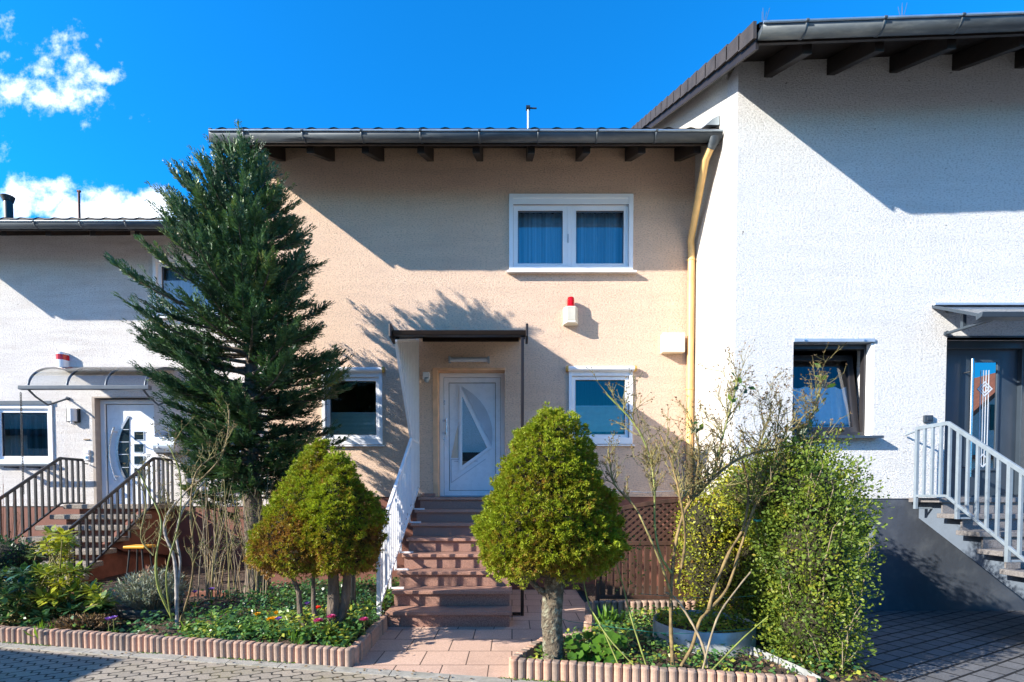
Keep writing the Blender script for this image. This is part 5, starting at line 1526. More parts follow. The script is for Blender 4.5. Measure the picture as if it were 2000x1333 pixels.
m.tube([(tb.x, BY, .16), (tb.x - .18, BY - .05, .14), (tb.x - .30, BY - .05, .32), (tb.x - .33, BY, .55), (tb.x - .42, BY, .78)], [.05, .035, .028, .024, .018], 9)
m.tube([(tb.x, BY - .02, .22), (tb.x - .12, BY - .08, .24), (tb.x - .17, BY - .06, .42), (tb.x - .19, BY, .75)], [.04, .028, .022, .016], 9)
m.build('trunk', M['bark'], sp, fix=False)

def bush(name, label, cat, mat, ells, n, leaf, wid, seed, stems=None, parent_loc=None, zmin=.08, up=.25, tint=(.45, .2), coremat='core', shell=.16, spiky=0.0, corescale=.8, twigs=0):
    """ells: list of (cx, cy, cz, rx, ry, rz): leaves spread through the outer shell of the union"""
    r = np.random.default_rng(seed)
    base = (ells[0][0], ells[0][1], zmin)
    root = thing(name, label, cat, base)
    Ps, Ns, Ts = [], [], []
    vol = np.array([e[3] * e[4] + e[4] * e[5] + e[3] * e[5] for e in ells]); cnt = (n * vol / vol.sum()).astype(int)
    for i, (e, c_) in enumerate(zip(ells, cnt)):
        u = unit(r.normal(size=(c_, 3)))
        k = 1 - shell * r.random(c_) ** 1.2 * 2 + lump(u * 2.2, seed * 7 + i, .22) + lump(u * 6.5, seed * 5 + i, .15) + lump(u * 15, seed * 3 + i, .07) + np.where(r.random(c_) < .12, np.minimum(r.exponential(.06, c_), .14), 0)
        P = np.array(e[:3]) + u * np.array(e[3:]) * k[:, None]
        N = unit(u / np.array(e[3:]))
        ok = P[:, 2] > zmin
        for j, e2 in enumerate(ells):
            if j != i: ok &= (((P - np.array(e2[:3])) / np.array(e2[3:])) ** 2).sum(1) > .5
        P, N = P[ok], N[ok]
        Ps.append(P); Ns.append(N)
        Ts.append(tint[0] + tint[1] * r.normal(size=len(P)) + lump(P * 3.5, seed + 3, .35))
    P, N, Tn = np.concatenate(Ps), np.concatenate(Ns), np.concatenate(Ts)
    d = unit(N * .8 + r.normal(0, .65, P.shape) + np.array([0, 0, up]))
    L = leaf * (.45 + 1.0 * r.random(len(P)))
    Vq = leafq(P, d * L[:, None], unit(N + r.normal(0, .8, P.shape)), wid)
    np_quads('foliage', Vq, M[mat], root, tint=np.clip(Tn, 0, 1))
    if twigs:
        m = MB(); rt2 = random.Random(seed)
        for k in range(twigs):
            e = rt2.choice(ells); a_ = rt2.uniform(0, 6.28); el = rt2.uniform(-.2, 1.2)
            q = Vector((e[0] + e[3] * .97 * math.cos(a_) * math.cos(el), e[1] + e[4] * .97 * math.sin(a_) * math.cos(el), e[2] + e[5] * 1.0 * math.sin(el)))
            p_ = Vector((e[0] + rt2.uniform(-.12, .12), e[1] + rt2.uniform(-.12, .12), max(.05, q.z - rt2.uniform(.5, .9))))
            mid = (p_ + q) / 2 + Vector((rt2.uniform(-.05, .05), rt2.uniform(-.05, .05), -.04)) + (q - Vector(e[:3])) * .25
            m.tube([p_, mid, q, q + Vector((rt2.uniform(-.04, .04), rt2.uniform(-.04, .04), .07))], [.007, .005, .0035, .001], 4, False)
        m.build('stems', M['twig_grey'], root, fix=False)
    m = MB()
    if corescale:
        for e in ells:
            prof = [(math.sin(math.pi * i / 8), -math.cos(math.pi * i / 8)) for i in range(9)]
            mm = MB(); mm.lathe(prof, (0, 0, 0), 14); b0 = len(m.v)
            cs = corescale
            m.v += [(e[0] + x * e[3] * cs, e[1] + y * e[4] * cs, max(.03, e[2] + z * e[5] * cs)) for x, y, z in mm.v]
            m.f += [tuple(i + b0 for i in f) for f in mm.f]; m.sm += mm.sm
        m.build('dark_twig_core', M[coremat], root)
    return root

def e_px(px, py, D, rx, ry, rz):
    p = at(px, py, D); return (p.x, p.y, p.z, rx, ry, rz)

# box hedge on the right
hb = bush('box_shrub', 'tall bushy green box shrub at the corner of the driveway', 'shrub', 'box',
     [(2.46, 4.20, .40, .36, .42, .55), (2.50, 4.28, .95, .42, .48, .60), (2.62, 4.50, 1.35, .45, .52, .58), (2.40, 4.60, 1.50, .40, .45, .45), (2.80, 5.0, 1.0, .33, .55, .80), (2.75, 5.15, .45, .40, .6, .5)], 76000, .027, .32, 31, shell=.24, zmin=.04, tint=(.46, .10), corescale=.58, twigs=70)
bush('yellow_shrub', 'loose yellow green shrub behind the bare rose branches', 'shrub', 'yellowbox',
     [(2.35, 5.9, .75, .50, .45, .72), (2.55, 5.75, 1.35, .45, .42, .5), (2.95, 5.65, 1.30, .40, .4, .55), (2.2, 5.85, 1.05, .32, .4, .5), (2.75, 5.6, .6, .4, .4, .6), e_px(1545, 925, 4.9, .36, .3, .26), e_px(1465, 960, 5.0, .34, .3, .28)], 30000, .032, .27, 33, shell=.2, tint=(.48, .2), corescale=.72)
bush('box_shrub', 'dark low ball of clipped box behind the rhododendron', 'shrub', 'darkbox', [e_px(10, 1100, 6.2, .40, .4, .30), e_px(20, 1150, 6.2, .42, .4, .3)], 7000, .03, .3, 35, shell=.1)
# rhododendron: whorls of long leaves
def whorls(name, label, cat, mat, cents, seed, ll=.13, per=9, stem='twig'):
    r = np.random.default_rng(seed); Vs, Ts = [], []
    root = thing(name, label, cat, (cents[0][0], cents[0][1], .1)); m = MB()
    for (x, y, z, tn, sc, bxx, byy) in cents:
        m.tube([(bxx, byy, .08), ((x + bxx) / 2, (y + byy) / 2, z * .55), (x, y, z)], [.012, .009, .005], 5, False)
        for ring, (el, q) in enumerate(((.85, 4), (.35, per), (-.2, per - 2))):
            a0 = r.random() * 6
            for k in range(q):
                a_ = a0 + 2 * math.pi * k / q + r.normal() * .15; el_ = el + r.normal() * .18
                d = np.array([[math.cos(a_) * math.cos(el_), math.sin(a_) * math.cos(el_), math.sin(el_)]])
                nn = np.array([[-math.cos(a_) * math.sin(el_), -math.sin(a_) * math.sin(el_), math.cos(el_)]])
                L = ll * sc * (.75 + .5 * r.random())
                B = np.cross(d, nn); P = np.array([[x, y, z]]) + d * .012
                # two quads make an oval leaf, drooping at the tip
                w = L * .17
                mid = P + d * L * .45; tip = P + d * L + nn * (-.12 * L)
                Vs.append(np.stack([P, mid + B * w - nn * .0, tip, mid - B * w], 1)[0]); Ts.append(tn + r.normal() * .06)
                q1 = P + d * L * .72 - nn * .05 * L
                Vs.append(np.stack([mid + B * w, q1 + B * w * .8, q1 - B * w * .8, mid - B * w], 1)[0] + nn[0] * .002); Ts.append(tn + r.normal() * .06)
    if stem: m.build('stems', M[stem], root, fix=False)
    np_quads('foliage', np.array(Vs), M[mat], root, tint=np.clip(np.array(Ts), 0, 1))
    return root
rr = random.Random(5); cents = []
for i in range(150):
    u = rr.random(); px = rr.uniform(-40, 215); D = rr.uniform(5.25, 6.1)
    ytop = 1085 + 85 * max(0, (px - 120) / 100) ** 1.3 - (45 if 85 < px < 140 else 0) + (25 if px < 60 else 0)
    py = ytop + (1215 - ytop) * (rr.random() ** .9)
    p = at(px, py, D)
    if p.z < .16: continue
    lit = 1 if (px > 75 and py < 1175) else 0  # sunlit part of the shrub gets a brighter, yellower leaf tint
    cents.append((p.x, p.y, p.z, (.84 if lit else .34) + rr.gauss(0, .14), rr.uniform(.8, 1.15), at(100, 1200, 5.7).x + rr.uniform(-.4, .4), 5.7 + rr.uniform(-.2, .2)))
whorls('rhododendron', 'rhododendron with leathery leaves, the sunlit part coloured yellow green, at the left end of the bed', 'shrub', 'rhodo', cents, 6, ll=.125)

# lavender in the bowl (a plant growing in the bowl)
def tufts(root_name, label, cat, mat, cx, cy, z0, rx, ry, h, n, leaf, seed, wid=.10, spread=.9, tint=(.5, .2), leaves_per=7, stem=None):
    r = np.random.default_rng(seed)
    root = thing(root_name, label, cat, (cx, cy, z0))
    a = r.random(n) * 2 * np.pi; q = np.sqrt(r.random(n))
    b = np.stack([cx + rx * .25 * q * np.cos(a), cy + ry * .25 * q * np.sin(a), np.full(n, z0)], 1)
    tip = np.stack([cx + rx * q * np.cos(a) * (.85 + .3 * r.random(n)), cy + ry * q * np.sin(a), z0 + h * np.sqrt(np.clip(1.05 - (q * spread) ** 2, .05, 1)) * (.75 + .4 * r.random(n))], 1)
    Vs, Ts = [], []
    m = MB()
    for i in range(0, n, 2): m.tube([b[i], (b[i] + tip[i]) / 2 + np.array([0, 0, -.02]), tip[i]], [.004, .003, .002], 4, False)
    m.build('stems', M[stem or 'twig_grey'], root, fix=False)
    tn = tint[0] + tint[1] * r.normal(size=n)
    for k in range(leaves_per):
        t = .45 + .55 * r.random(n)
        P = b + (tip - b) * t[:, None]
        d = unit(unit(tip - b) + r.normal(0, .55, (n, 3)))
        L = leaf * (.6 + .7 * r.random(n))
        Vs.append(leafq(P, d * L[:, None], unit(r.normal(size=(n, 3))), wid)); Ts.append(tn + .08 * r.normal(size=n))
    np_quads('foliage', np.concatenate(Vs), M[mat], root, tint=np.clip(np.concatenate(Ts), 0, 1))
    return root
p = at(262, 1180, 5.65)
tufts('lavender', 'grey green lavender growing in the dark stone bowl', 'shrub', 'lavender', -4.0, 5.65, .2, .40, .35, .42, 420, .05, 41, leaves_per=9)
tufts('dry_grass', 'clump of dry brown stalks behind the lavender bowl', 'plant', 'dryleaf', -4.35, 6.3, .12, .42, .3, .42, 260, .09, 42, .06, leaves_per=4)
tufts('heather', 'low rust brown heather patch behind the left edging', 'plant', 'dryleaf', xat(135, 5.0), 5.15, .10, .36, .16, .14, 420, .045, 43, .14, leaves_per=8, tint=(.5, .25))
tufts('dogwood', 'thin orange red dogwood twigs beside the black iron railing', 'shrub', 'dryleaf', xat(25, 7.6), 7.4, .1, .5, .3, 1.5, 70, .03, 44, .1, leaves_per=1, stem='twig_red')

# bare branching shrubs
def cane_shrub(name, label, cat, canes, seed, twigs, tw_len, cmat, tmat, budmat=None, base=None, tip_leaf=0.0, gen2=True, zstart=1.0):
    """canes: list of (mat, radius0, radius1, [(px, py, D), ...]); twigs grow from the upper canes"""
    rnd = random.Random(seed)
    p0 = at(*canes[0][3][0])
    root = thing(name, label, cat, base or (p0.x, p0.y, .08))
    groups = {}
    srcs = []
    for mat, r0, r1, pl_ in canes:
        P = [at(*q) for q in pl_]
        # smooth (Catmull-Rom)
        S_ = []
        for i in range(len(P) - 1):
            a_ = P[max(i - 1, 0)]; b_ = P[i]; c_ = P[i + 1]; d_ = P[min(i + 2, len(P) - 1)]
            for k in range(5):
                t = k / 5
                S_.append(.5 * ((2 * b_) + (c_ - a_) * t + (2 * a_ - 5 * b_ + 4 * c_ - d_) * t * t + (3 * b_ - a_ - 3 * c_ + d_) * t ** 3))
        S_.append(P[-1])
        rad = [r0 + (r1 - r0) * i / (len(S_) - 1) for i in range(len(S_))]
        MB().tube(S_, [r * rnd.choice((rnd.uniform(.88, 1.08), rnd.uniform(1.1, 1.35))) for r in rad], 7, True).build('cane', M[mat], root, fix=False)
        for i, s in enumerate(S_[:-1]):
            if s.z > zstart: srcs.append((s, (S_[i + 1] - s).normalized(), rad[i]))
    tw = MB(); tips = []
    def grow(p, d, L, r, gen):
        n = max(3, int(L / .045)); pts = [p]; q = p.copy(); dd = d.copy()
        for i in range(n):
            dd = (dd + Vector((rnd.gauss(0, .16), rnd.gauss(0, .16), rnd.gauss(.05, .10)))).normalized()
            q = q + dd * (L / n); pts.append(q.copy())
        tw.tube(pts, [r * (1 - .6 * i / n) for i in range(n + 1)], 4, False)
        for i in range(1, n + 1):
            if rnd.random() < .5:    # thorn or bud
                o = Vector((rnd.gauss(0, 1), rnd.gauss(0, 1), rnd.gauss(.5, .6))).normalized()
                tw.tube([pts[i], pts[i] + o * rnd.uniform(.012, .026)], [r * .8, .001], 3, False)
        tips.append((pts[-1], dd))
        if gen > 0:
            for _ in range(rnd.choice((1, 2, 2, 3))):
                i = rnd.randint(max(1, n // 3), n)
                o = (dd + Vector((rnd.gauss(0, .7), rnd.gauss(0, .6), rnd.gauss(.25, .4)))).normalized()
                grow(pts[i], o, L * rnd.uniform(.35, .7), r * .75, gen - 1)
    for _ in range(twigs):
        s, d, r = rnd.choice(srcs)
        o = (d * rnd.uniform(-.1, .6) + Vector((rnd.gauss(0, .55), rnd.gauss(0, .5), rnd.gauss(.75, .35)))).normalized()
        grow(s, o, rnd.uniform(*tw_len), min(r * .6, .0062), 2 if gen2 else 1)
    tw.build('twigs', M[tmat], root, fix=False)
    if budmat:
        n = len(tips); P = np.array([tuple(a) for a, _ in tips]); dn = np.array([tuple(b) for _, b in tips])
        Vs, Ts = [], []
        for k in range(4):
            d = unit(dn + RNG.normal(0, .45, (n, 3))); L = .016 * (.6 + .8 * RNG.random(n))
            Vs.append(leafq(P, d * L[:, None], unit(RNG.normal(size=(n, 3))), .22)); Ts.append(RNG.random(n))
        np_quads('buds', np.concatenate(Vs), M[budmat], root, tint=np.concatenate(Ts))
    return root, tips

D4 = 4.2
rose, tips = cane_shrub('rose_bush', 'large bare climbing rose with yellow green canes in the right bed', 'shrub', [
    ('cane', .0135, .009, [(1314, 1300, 3.98), (1310, 1210, 4.05), (1312, 1130, 4.1), (1322, 1050, 4.12), (1345, 985, 4.15), (1395, 933, 4.2), (1445, 895, 4.25), (1500, 880, 4.35), (1570, 868, 4.5), (1640, 862, 4.6)]),
    ('cane', .0135, .008, [(1330, 1302, 3.95), (1352, 1262, 3.98), (1366, 1215, 4.05), (1382, 1195, 4.1), (1420, 1150, 4.2), (1445, 1075, 4.3), (1470, 1000, 4.35), (1500, 945, 4.4), (1540, 905, 4.5), (1600, 880, 4.6)]),
    ('cane', .013, .008, [(1384, 1192, 4.1), (1395, 1150, 4.2), (1424, 1080, 4.3), (1452, 1030, 4.35), (1462, 960, 4.4), (1450, 900, 4.4)]),
    ('cane_green', .010, .006, [(1312, 1120, 4.1), (1290, 1085, 4.1), (1279, 1030, 4.15), (1278, 950, 4.2), (1268, 890, 4.25), (1240, 830, 4.3), (1185, 770, 4.35)]),
    ('twig', .009, .006, [(1312, 1165, 4.08), (1290, 1100, 4.0), (1260, 1030, 4.0), (1238, 988, 4.05), (1200, 945, 4.1), (1188, 880, 4.1)]),
    ('twig_grey', .008, .009, [(1300, 1158, 4.15), (1322, 1172, 4.1), (1350, 1215, 4.05), (1372, 1260, 3.95), (1382, 1305, 3.86)]),
    ('twig_grey', .007, .006, [(1372, 1310, 3.85), (1400, 1210, 3.95), (1440, 1150, 4.05), (1466, 1118, 4.1)]),
    ('cane_green', .007, .004, [(1262, 1300, 4.0), (1235, 1215, 4.1), (1218, 1150, 4.2), (1200, 1080, 4.3), (1190, 1000, 4.35)]),
    ('cane_green', .006, .004, [(1212, 1308, 4.0), (1175, 1225, 4.1), (1150, 1180, 4.2), (1138, 1120, 4.25), (1142, 1090, 4.3)]),
    ('cane_green', .006, .004, [(1250, 1312, 3.9), (1200, 1260, 4.0), (1170, 1220, 4.1)]),
    ('cane_green', .007, .004, [(1390, 1310, 3.85), (1440, 1258, 3.95), (1470, 1230, 4.0), (1500, 1205, 4.05)]),
    ('cane', .010, .006, [(1324, 1140, 4.1), (1338, 1060, 4.05), (1330, 980, 4.0), (1310, 900, 4.05), (1290, 850, 4.1)]),
    ('cane', .009, .005, [(1345, 990, 4.15), (1360, 930, 4.1), (1365, 880, 4.1), (1350, 820, 4.15)]),
    ('cane_green', .008, .005, [(1392, 935, 4.2), (1405, 880, 4.2), (1418, 830, 4.2), (1432, 780, 4.2), (1441, 738, 4.2)]),
    ('cane_green', .007, .004, [(1560, 872, 4.5), (1580, 830, 4.5), (1593, 790, 4.5), (1606, 738, 4.5)]),
    ('twig', .006, .003, [(1480, 885, 4.3), (1492, 840, 4.3), (1506, 800, 4.3), (1500, 778, 4.3)]),
    ('twig', .006, .003, [(1515, 880, 4.35), (1520, 820, 4.35), (1527, 780, 4.35)]),
    ], 17, 310, (.08, .28), 'cane', 'twig', 'dryleaf', zstart=1.38)
tw = bpy.data.objects[rose.name]
# a few fresh leaves on the sprouts
Vs, Ts = [], []
rl_ = np.random.default_rng(3)
spots = [(1441, 740, 4.2)] * 5 + [(1432, 765, 4.2)] * 4 + [(1425, 790, 4.2)] * 3 + [(1462, 765, 4.2)] * 3 + [(1606, 740, 4.5)] * 6 + [(1600, 765, 4.5)] * 6 + [(1590, 800, 4.5)] * 4 + [(1575, 835, 4.5)] * 5 + [(1368, 832, 4.1)] * 5 + [(1545, 850, 4.4)] * 8
for (px, py, D) in spots:
    p = at(px + rl_.normal() * 12, py + rl_.normal() * 10, D + rl_.normal() * .05)
    d = unit(rl_.normal(size=3) + np.array([0, -.2, .1])); L = .055 + .03 * rl_.random()
    Vs.append(leafq(np.array([tuple(p)]), (d * L)[None], unit(rl_.normal(size=3) + np.array([0, -1, .6]))[None], .28)[0]); Ts.append(rl_.random())
for i in range(260):       # young leaves low on the green canes
    px, py, D = [(1140, 1110, 4.25), (1215, 1090, 4.25), (1225, 1110, 4.2), (1150, 1085, 4.25)][i % 4]
    p = at(px + rl_.normal() * 22, py + rl_.normal() * 30, D + rl_.normal() * .06)
    d = unit(rl_.normal(size=3)); L = .016 + .02 * rl_.random()
    Vs.append(leafq(np.array([tuple(p)]), (d * L)[None], unit(rl_.normal(size=3) + np.array([0, -1, .6]))[None], .3)[0]); Ts.append(.6 + .4 * rl_.random())
np_quads('leaves', np.array(Vs), M['rosette'], rose, tint=np.array(Ts))

cane_shrub('rose_bush', 'bare rose bush with a pale silvery stem in the left bed', 'shrub', [
    ('bark_pale', .018, .010, [(346, 1222, 5.15), (345, 1150, 5.2), (340, 1090, 5.25), (322, 1040, 5.3), (330, 1000, 5.35), (365, 960, 5.4)]),
    ('bark_pale', .013, .008, [(344, 1170, 5.2), (352, 1100, 5.25), (345, 1045, 5.3), (360, 990, 5.3), (400, 940, 5.35)]),
    ('cane_green', .011, .006, [(340, 1215, 5.15), (310, 1150, 5.1), (305, 1090, 5.1), (315, 1020, 5.15), (290, 960, 5.2), (270, 920, 5.2)]),
    ('cane', .010, .006, [(352, 1215, 5.15), (372, 1150, 5.1), (378, 1080, 5.1), (372, 1000, 5.15), (385, 920, 5.2), (440, 880, 5.25)]),
    ('cane', .010, .006, [(365, 960, 5.3), (400, 930, 5.3), (430, 895, 5.3), (445, 850, 5.35), (448, 800, 5.4)]),
    ('cane_green', .008, .005, [(335, 1215, 5.1), (325, 1120, 5.05), (350, 1020, 5.1), (352, 930, 5.1), (330, 870, 5.1)]),
    ('twig', .007, .004, [(300, 1085, 5.1), (275, 1050, 5.1), (285, 985, 5.15), (270, 930, 5.15)]),
    ], 23, 60, (.10, .32), 'cane', 'twig', 'dryleaf', zstart=.75)
# tangle of dry shoots (weigela) around the trunk
rnd = random.Random(31); canes = []
for i in range(46):
    px = rnd.uniform(385, 520); D = rnd.uniform(6.0, 6.7); top_ = rnd.uniform(880, 1040); bend = rnd.uniform(-45, 45)
    canes.append((rnd.choice(('twig_grey', 'twig_grey', 'twig', 'cane')), .0065, .003, [(px, 1170, D), (px + bend * .3, 1090, D + .03), (px + bend * .8, (1090 + top_) / 2, D), (px + bend * 1.3, top_, D + rnd.uniform(-.1, .1))]))
sh, tps = cane_shrub('tangled_shrub', 'tangle of dry straw coloured shoots at the foot of the tall cypress', 'shrub', canes, 29, 120, (.12, .36), 'twig_grey', 'twig_grey', 'rosette', zstart=.4, gen2=True)
p = at(683, 1182, 6.5)
m = MB(); m.tube([(p.x, 6.5, .05), (p.x + .02, 6.5, .35), (p.x, 6.52, .7), (p.x + .04, 6.5, 1.0)], [.038, .03, .026, .02], 9); m.tube([(p.x + .01, 6.5, .55), (p.x - .08, 6.5, .8), (p.x - .1, 6.5, 1.0)], [.018, .014, .009], 7)
tag(m.build('young_birch', M['bark_pale'], origin=(p.x, 6.5, .05), fix=False), 'thin pale birch stem behind the round black post', 'tree')

# ------------------------------------------------------------------ ground cover, flowers, litter
def cover(name, mat, n, xr, yr, ok, leaf, h, seed, tint=(.45, .2), wid=.33, up=1.1):
    r = np.random.default_rng(seed)
    x = r.uniform(*xr, n); y = r.uniform(*yr, n); k = ok(x, y, r)
    x, y = x[k], y[k]; n_ = len(x)
    hh = h * r.random(n_) * (.6 + .6 * (lump(np.stack([x, y, x * 0], 1) * 2.5, seed, 1) > -.1))
    P = np.stack([x, y, soil_z(x, y) + .01 + hh], 1)
    d = unit(r.normal(size=(n_, 3)) * np.array([1, 1, .45]))
    N = unit(r.normal(0, .5, (n_, 3)) + np.array([0, -.25, up]))
    d = unit(d - N * (d * N).sum(1, keepdims=True))
    L = leaf * (.6 + .8 * r.random(n_))
    t = tint[0] + tint[1] * r.normal(size=n_) + lump(np.stack([x, y, x * 0], 1) * 2.2, seed + 1, .4)
    return tag(np_quads(name, leafq(P, d * L[:, None], N, wid), M[mat], tint=np.clip(t, 0, 1)), kind='stuff')
fr = lambda x: 4.065 - .2 * x
def in_left(x, y, r):
    dens = np.where(x > xat(430, 5.4) - .05, 1.0, np.clip(1.0 - (xat(430, 5.4) - x) * .9, .0, 1) * np.where(y < 5.4, 1, .35))
    dens = np.where((x < -3.3) & (y < fr(x) + .5), .55, dens)
    dens = np.where(x < -5.2, .15, dens) * np.where(x < xat(430, 5.4), .65, 1) * np.where(lump(np.stack([x, y, x * 0], 1) * 1.6, 91, 1) > .35, .35, 1)
    dens = np.where((((x + 2.05) / .38) ** 2 + ((y - 5.45) / .25) ** 2) < 1, .15, dens)
    return (y > fr(x) + .06) & (x < -1.42) & (r.random(len(x)) < dens) & (y < 7.9)
cover('ground_cover', 'cover', 26000, (-6.2, -1.42), (4.3, 7.9), in_left, .046, .13, 51, (.36, .18))
cover('ground_cover', 'cover', 3200, (-3.2, -1.42), (4.4, 5.6), in_left, .05, .17, 57, (.75, .15), .25)
def in_right(x, y, r):
    lx = np.interp(y, [b for _, b in PB], [a for a, _ in PB]) + .08
    d = np.where(y < 4.5, .45, .85) * np.where((((x - 1.82) / .47) ** 2 + ((y - 4.85) / .47) ** 2) < 1, 0, 1)
    d = np.where(x > 1.9, d * .35, d)
    return (x > lx) & (y > fr(x) + .06) & (x < 2.75) & (y < 5.8) & (r.random(len(x)) < d)
cover('ground_cover', 'cover', 13000, (-.1, 2.75), (3.5, 5.8), in_right, .040, .10, 53, (.62, .2))
cover('leaf_litter', 'dryleaf', 3800, (-6.4, 2.8), (3.5, 6.6), lambda x, y, r: (y > fr(x) + .05) & ((x < -1.45) | (x > np.interp(y, [b for _, b in PB], [a for a, _ in PB]) + .08)), .035, .02, 55, (.45, .25))
def in_pl(x, y, r): return (((x - 1.82) / .44) ** 2 + ((y - 4.85) / .44) ** 2) < 1
o = cover('planter_plants', 'yellowbox', 1500, (1.36, 2.28), (4.4, 5.3), in_pl, .04, .09, 59, (.5, .25)); o.location.z += .16
# leaves scattered on the road and path
r = np.random.default_rng(61)
x = r.uniform(-5.5, 1.5, 90); y = 4.065 - .2 * x - np.abs(r.normal(0, .12, 90)) - .02
P = np.stack([x, y, np.full(90, .016)], 1); d = unit(r.normal(size=(90, 3)) * np.array([1, 1, .1]))
tag(np_quads('fallen_leaves', leafq(P, d * .035, unit(np.array([0, 0, 1.]) + r.normal(0, .3, (90, 3))), .3), M['dryleaf'], tint=r.random(90)), kind='stuff')
# moss along the kerb
x = r.uniform(-6, 2, 1500); y = 4.065 - .2 * x - .012 - np.abs(r.normal(0, .012, 1500)); k = (np.sin(x * 5) + np.sin(x * 2.3 + 1)) > .3
x, y = x[k], y[k]; n_ = len(x)
P = np.stack([x, y, np.full(n_, .010)], 1)
tag(np_quads('moss', leafq(P, unit(r.normal(size=(n_, 3)) * np.array([1, 1, .3]) + np.array([0, 0, .3])) * .018, unit(np.array([0, -.3, 1.]) + r.normal(0, .3, (n_, 3))), .35), M['fresh'], tint=r.random(n_) * .9), kind='stuff')

def flower(px, py, D, mat, rad, label, cat, npet=8, layers=2, group=None, stem_h=.10, name='flower', cup=.5):
    p = at(px, py, D); zb = float(soil_z(p.x, p.y)); p.z = max(p.z, zb + .17); rad *= 1.1
    root = thing(name, label, cat, (p.x, p.y, zb), group)
    m = MB(); m.tube([(p.x, p.y, zb), (p.x + .004, p.y, (zb + p.z) / 2), (p.x, p.y, p.z)], .0035, 5); m.build('stem', M['cane_green'], root, fix=False)
    Vs = []
    for l in range(layers):
        for k in range(npet):
            a_ = 2 * math.pi * (k + .5 * l) / npet + random.uniform(-.1, .1); el = cup + .35 * l
            d = np.array([[math.cos(a_) * math.cos(el), math.sin(a_) * math.cos(el), math.sin(el)]]); nn = np.array([[-math.cos(a_) * math.sin(el), -math.sin(a_) * math.sin(el), math.cos(el)]])
            Vs.append(leafq(np.array([[p.x, p.y, p.z]]), d * rad * (1 - .15 * l), nn, .34)[0])
    np_quads('petals', np.array(Vs), M[mat], root, tint=RNG.random(len(Vs)))
    Vs = []
    for k in range(5):
        a_ = random.uniform(0, 6.28); d = np.array([[math.cos(a_) * .5, math.sin(a_) * .5, .7]])
        Vs.append(leafq(np.array([[p.x, p.y, zb]]), d * random.uniform(.07, .11), np.array([[-math.cos(a_), -math.sin(a_), .6]]), .13)[0])
    np_quads('leaves', np.array(Vs), M['fresh'], root, tint=RNG.random(len(Vs)))
flower(618, 1193, 5.25, 'pet_red', .055, 'bright red tulip opened wide between the spruce trunks', 'flower', 6, 2, name='tulip', cup=.35)
for px, py, D, lab in ((647, 1222, 4.75, 'largest pink daisy in front of the forked spruce trunk'), (622, 1242, 4.65, 'magenta daisy nearest the road side edging'), (675, 1204, 5.0, 'small pink daisy just left of the round black post'), (711, 1228, 4.8, 'pink daisy closest to the tiled path')):
    flower(px, py, D, 'pet_pink', .050 if px != 675 else .04, lab, 'flower', 12, 3, 'pink daisies around the double crowned spruce', name='daisy', cup=.2)
for px, py, D, lab in ((502, 1210, 5.0, 'single yellow crocus standing apart in the green ground cover'), (541, 1218, 5.0, 'yellow crocus just behind the yellow pair'), (527, 1243, 4.75, 'yellow crocus at the left of the front pair'), (534, 1241, 4.75, 'yellow crocus at the right of the front pair')):
    flower(px, py, D, 'pet_yellow', .05, lab, 'flower', 6, 2, 'yellow crocuses in the left bed', name='crocus', cup=.75)
for px, py, D, lab in ((222, 1227, 5.05, 'purple crocus by the rust brown heather'), (544, 1247, 4.72, 'pale purple crocus right of the yellow crocus pair'), (380, 1163, 6.1, 'purple crocus before the low red brown border board'), (413, 1161, 6.1, 'purple crocus at the foot of the tangled dry shoots'), (600, 1190, 5.5, 'pale purple crocus left of the red tulip'), (212, 1232, 5.0, 'small purple crocus at the front of the heather')):
    flower(px, py, D, 'pet_purple', .045, lab, 'flower', 6, 2, 'purple crocuses in the left bed', name='crocus', cup=.7)
def blades(px, py, D, n, h, label, seed, mat='fresh'):
    p = at(px, py, D); z = float(soil_z(p.x, p.y)); r = np.random.default_rng(seed)
    P = np.stack([p.x + r.normal(0, .04, n), p.y + r.normal(0, .03, n), np.full(n, z)], 1)
    d = unit(np.stack([r.normal(0, .35, n), r.normal(0, .35, n), np.ones(n)], 1)); L = h * (.6 + .6 * r.random(n))
    o = np_quads('daffodil_leaves', leafq(P, d * L[:, None], unit(r.normal(size=(n, 3)) * np.array([1, 1, .1])), .07), M[mat], origin=(p.x, p.y, z), tint=r.random(n))
    tag(o, label, 'plant', 'clumps of upright bulb leaves')
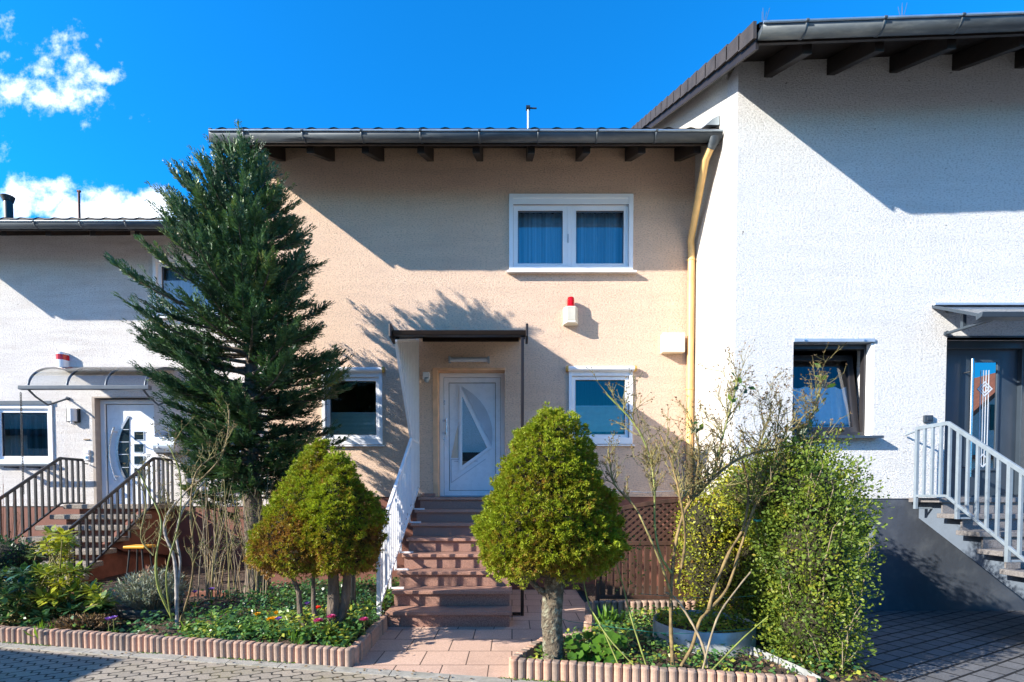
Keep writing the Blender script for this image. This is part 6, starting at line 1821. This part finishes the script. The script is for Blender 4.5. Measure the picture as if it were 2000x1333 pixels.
for i, (px, py, D, lab) in enumerate(((375, 1215, 5.0, 'clump of broad green bulb leaves right of the pale rose stem'), (485, 1235, 4.9, 'clump of green bulb leaves below the single yellow crocus'), (540, 1205, 5.2, 'clump of green bulb leaves left of the red tulip'), (90, 1232, 5.05, 'clump of bright green blades beside the rust brown heather'), (580, 1262, 4.55, 'low clump of bulb leaves right behind the front edging'), (720, 1185, 5.9, 'grassy clump of snowdrop leaves behind the round black post'), (1185, 1205, 5.3, 'dark upright bulb leaves in front of the wooden trellis'), (735, 1190, 5.9, 'grassy clump against the white railing post'))):
    blades(px, py, D, 34, .15 if i != 6 else .24, lab, 70 + i)
# hellebore with yellowing leaves and mallow-like plants: whorls
rr = random.Random(9); cents = []
for i in range(16):
    p = at(rr.uniform(628, 720), rr.uniform(1225, 1262), rr.uniform(4.55, 4.95)); cents.append((p.x, p.y, max(.13, p.z), .75 + rr.gauss(0, .12), .55, p.x, p.y))
whorls('hellebore', 'yellowing hellebore leaves around the pink daisies', 'plant', 'rhodo', cents, 14, ll=.14, per=6, stem=None)
r = np.random.default_rng(77); Vs = []; Ts = []
root = thing('strawberry_plant', 'clump of round green scalloped leaves right of the lichen covered trunk', 'plant', (.65, 4.2, .1)); m = MB()
for i in range(80):
    p = at(1108 + 110 * r.random(), 1240 + 62 * r.random(), 4.1 + .35 * r.random()); z = max(.12, p.z)
    c = np.array([p.x, p.y, z]); N = unit(np.array([r.normal() * .4, -.5 + r.normal() * .3, 1])); a_ = unit(np.cross(N, np.array([0, 1, .2]))); b_ = np.cross(N, a_)
    R_ = .028 + .022 * r.random(); tn = .3 + .5 * r.random()
    m.tube([(p.x + .05 * r.normal(), p.y + .05, .07), tuple(c)], .0025, 4, False)
    for k in range(6):
        t0, t1 = 2 * math.pi * k / 6, 2 * math.pi * (k + 1) / 6; tm = (t0 + t1) / 2
        Vs.append([c, c + (a_ * math.cos(t0) + b_ * math.sin(t0)) * R_ * .9, c + (a_ * math.cos(tm) + b_ * math.sin(tm)) * R_ * 1.08 + N * .006, c + (a_ * math.cos(t1) + b_ * math.sin(t1)) * R_ * .9]); Ts.append(tn)
m.build('stems', M['cane_green'], root, fix=False)
np_quads('leaves', np.array(Vs), M['fresh'], root, tint=np.array(Ts) * .7)
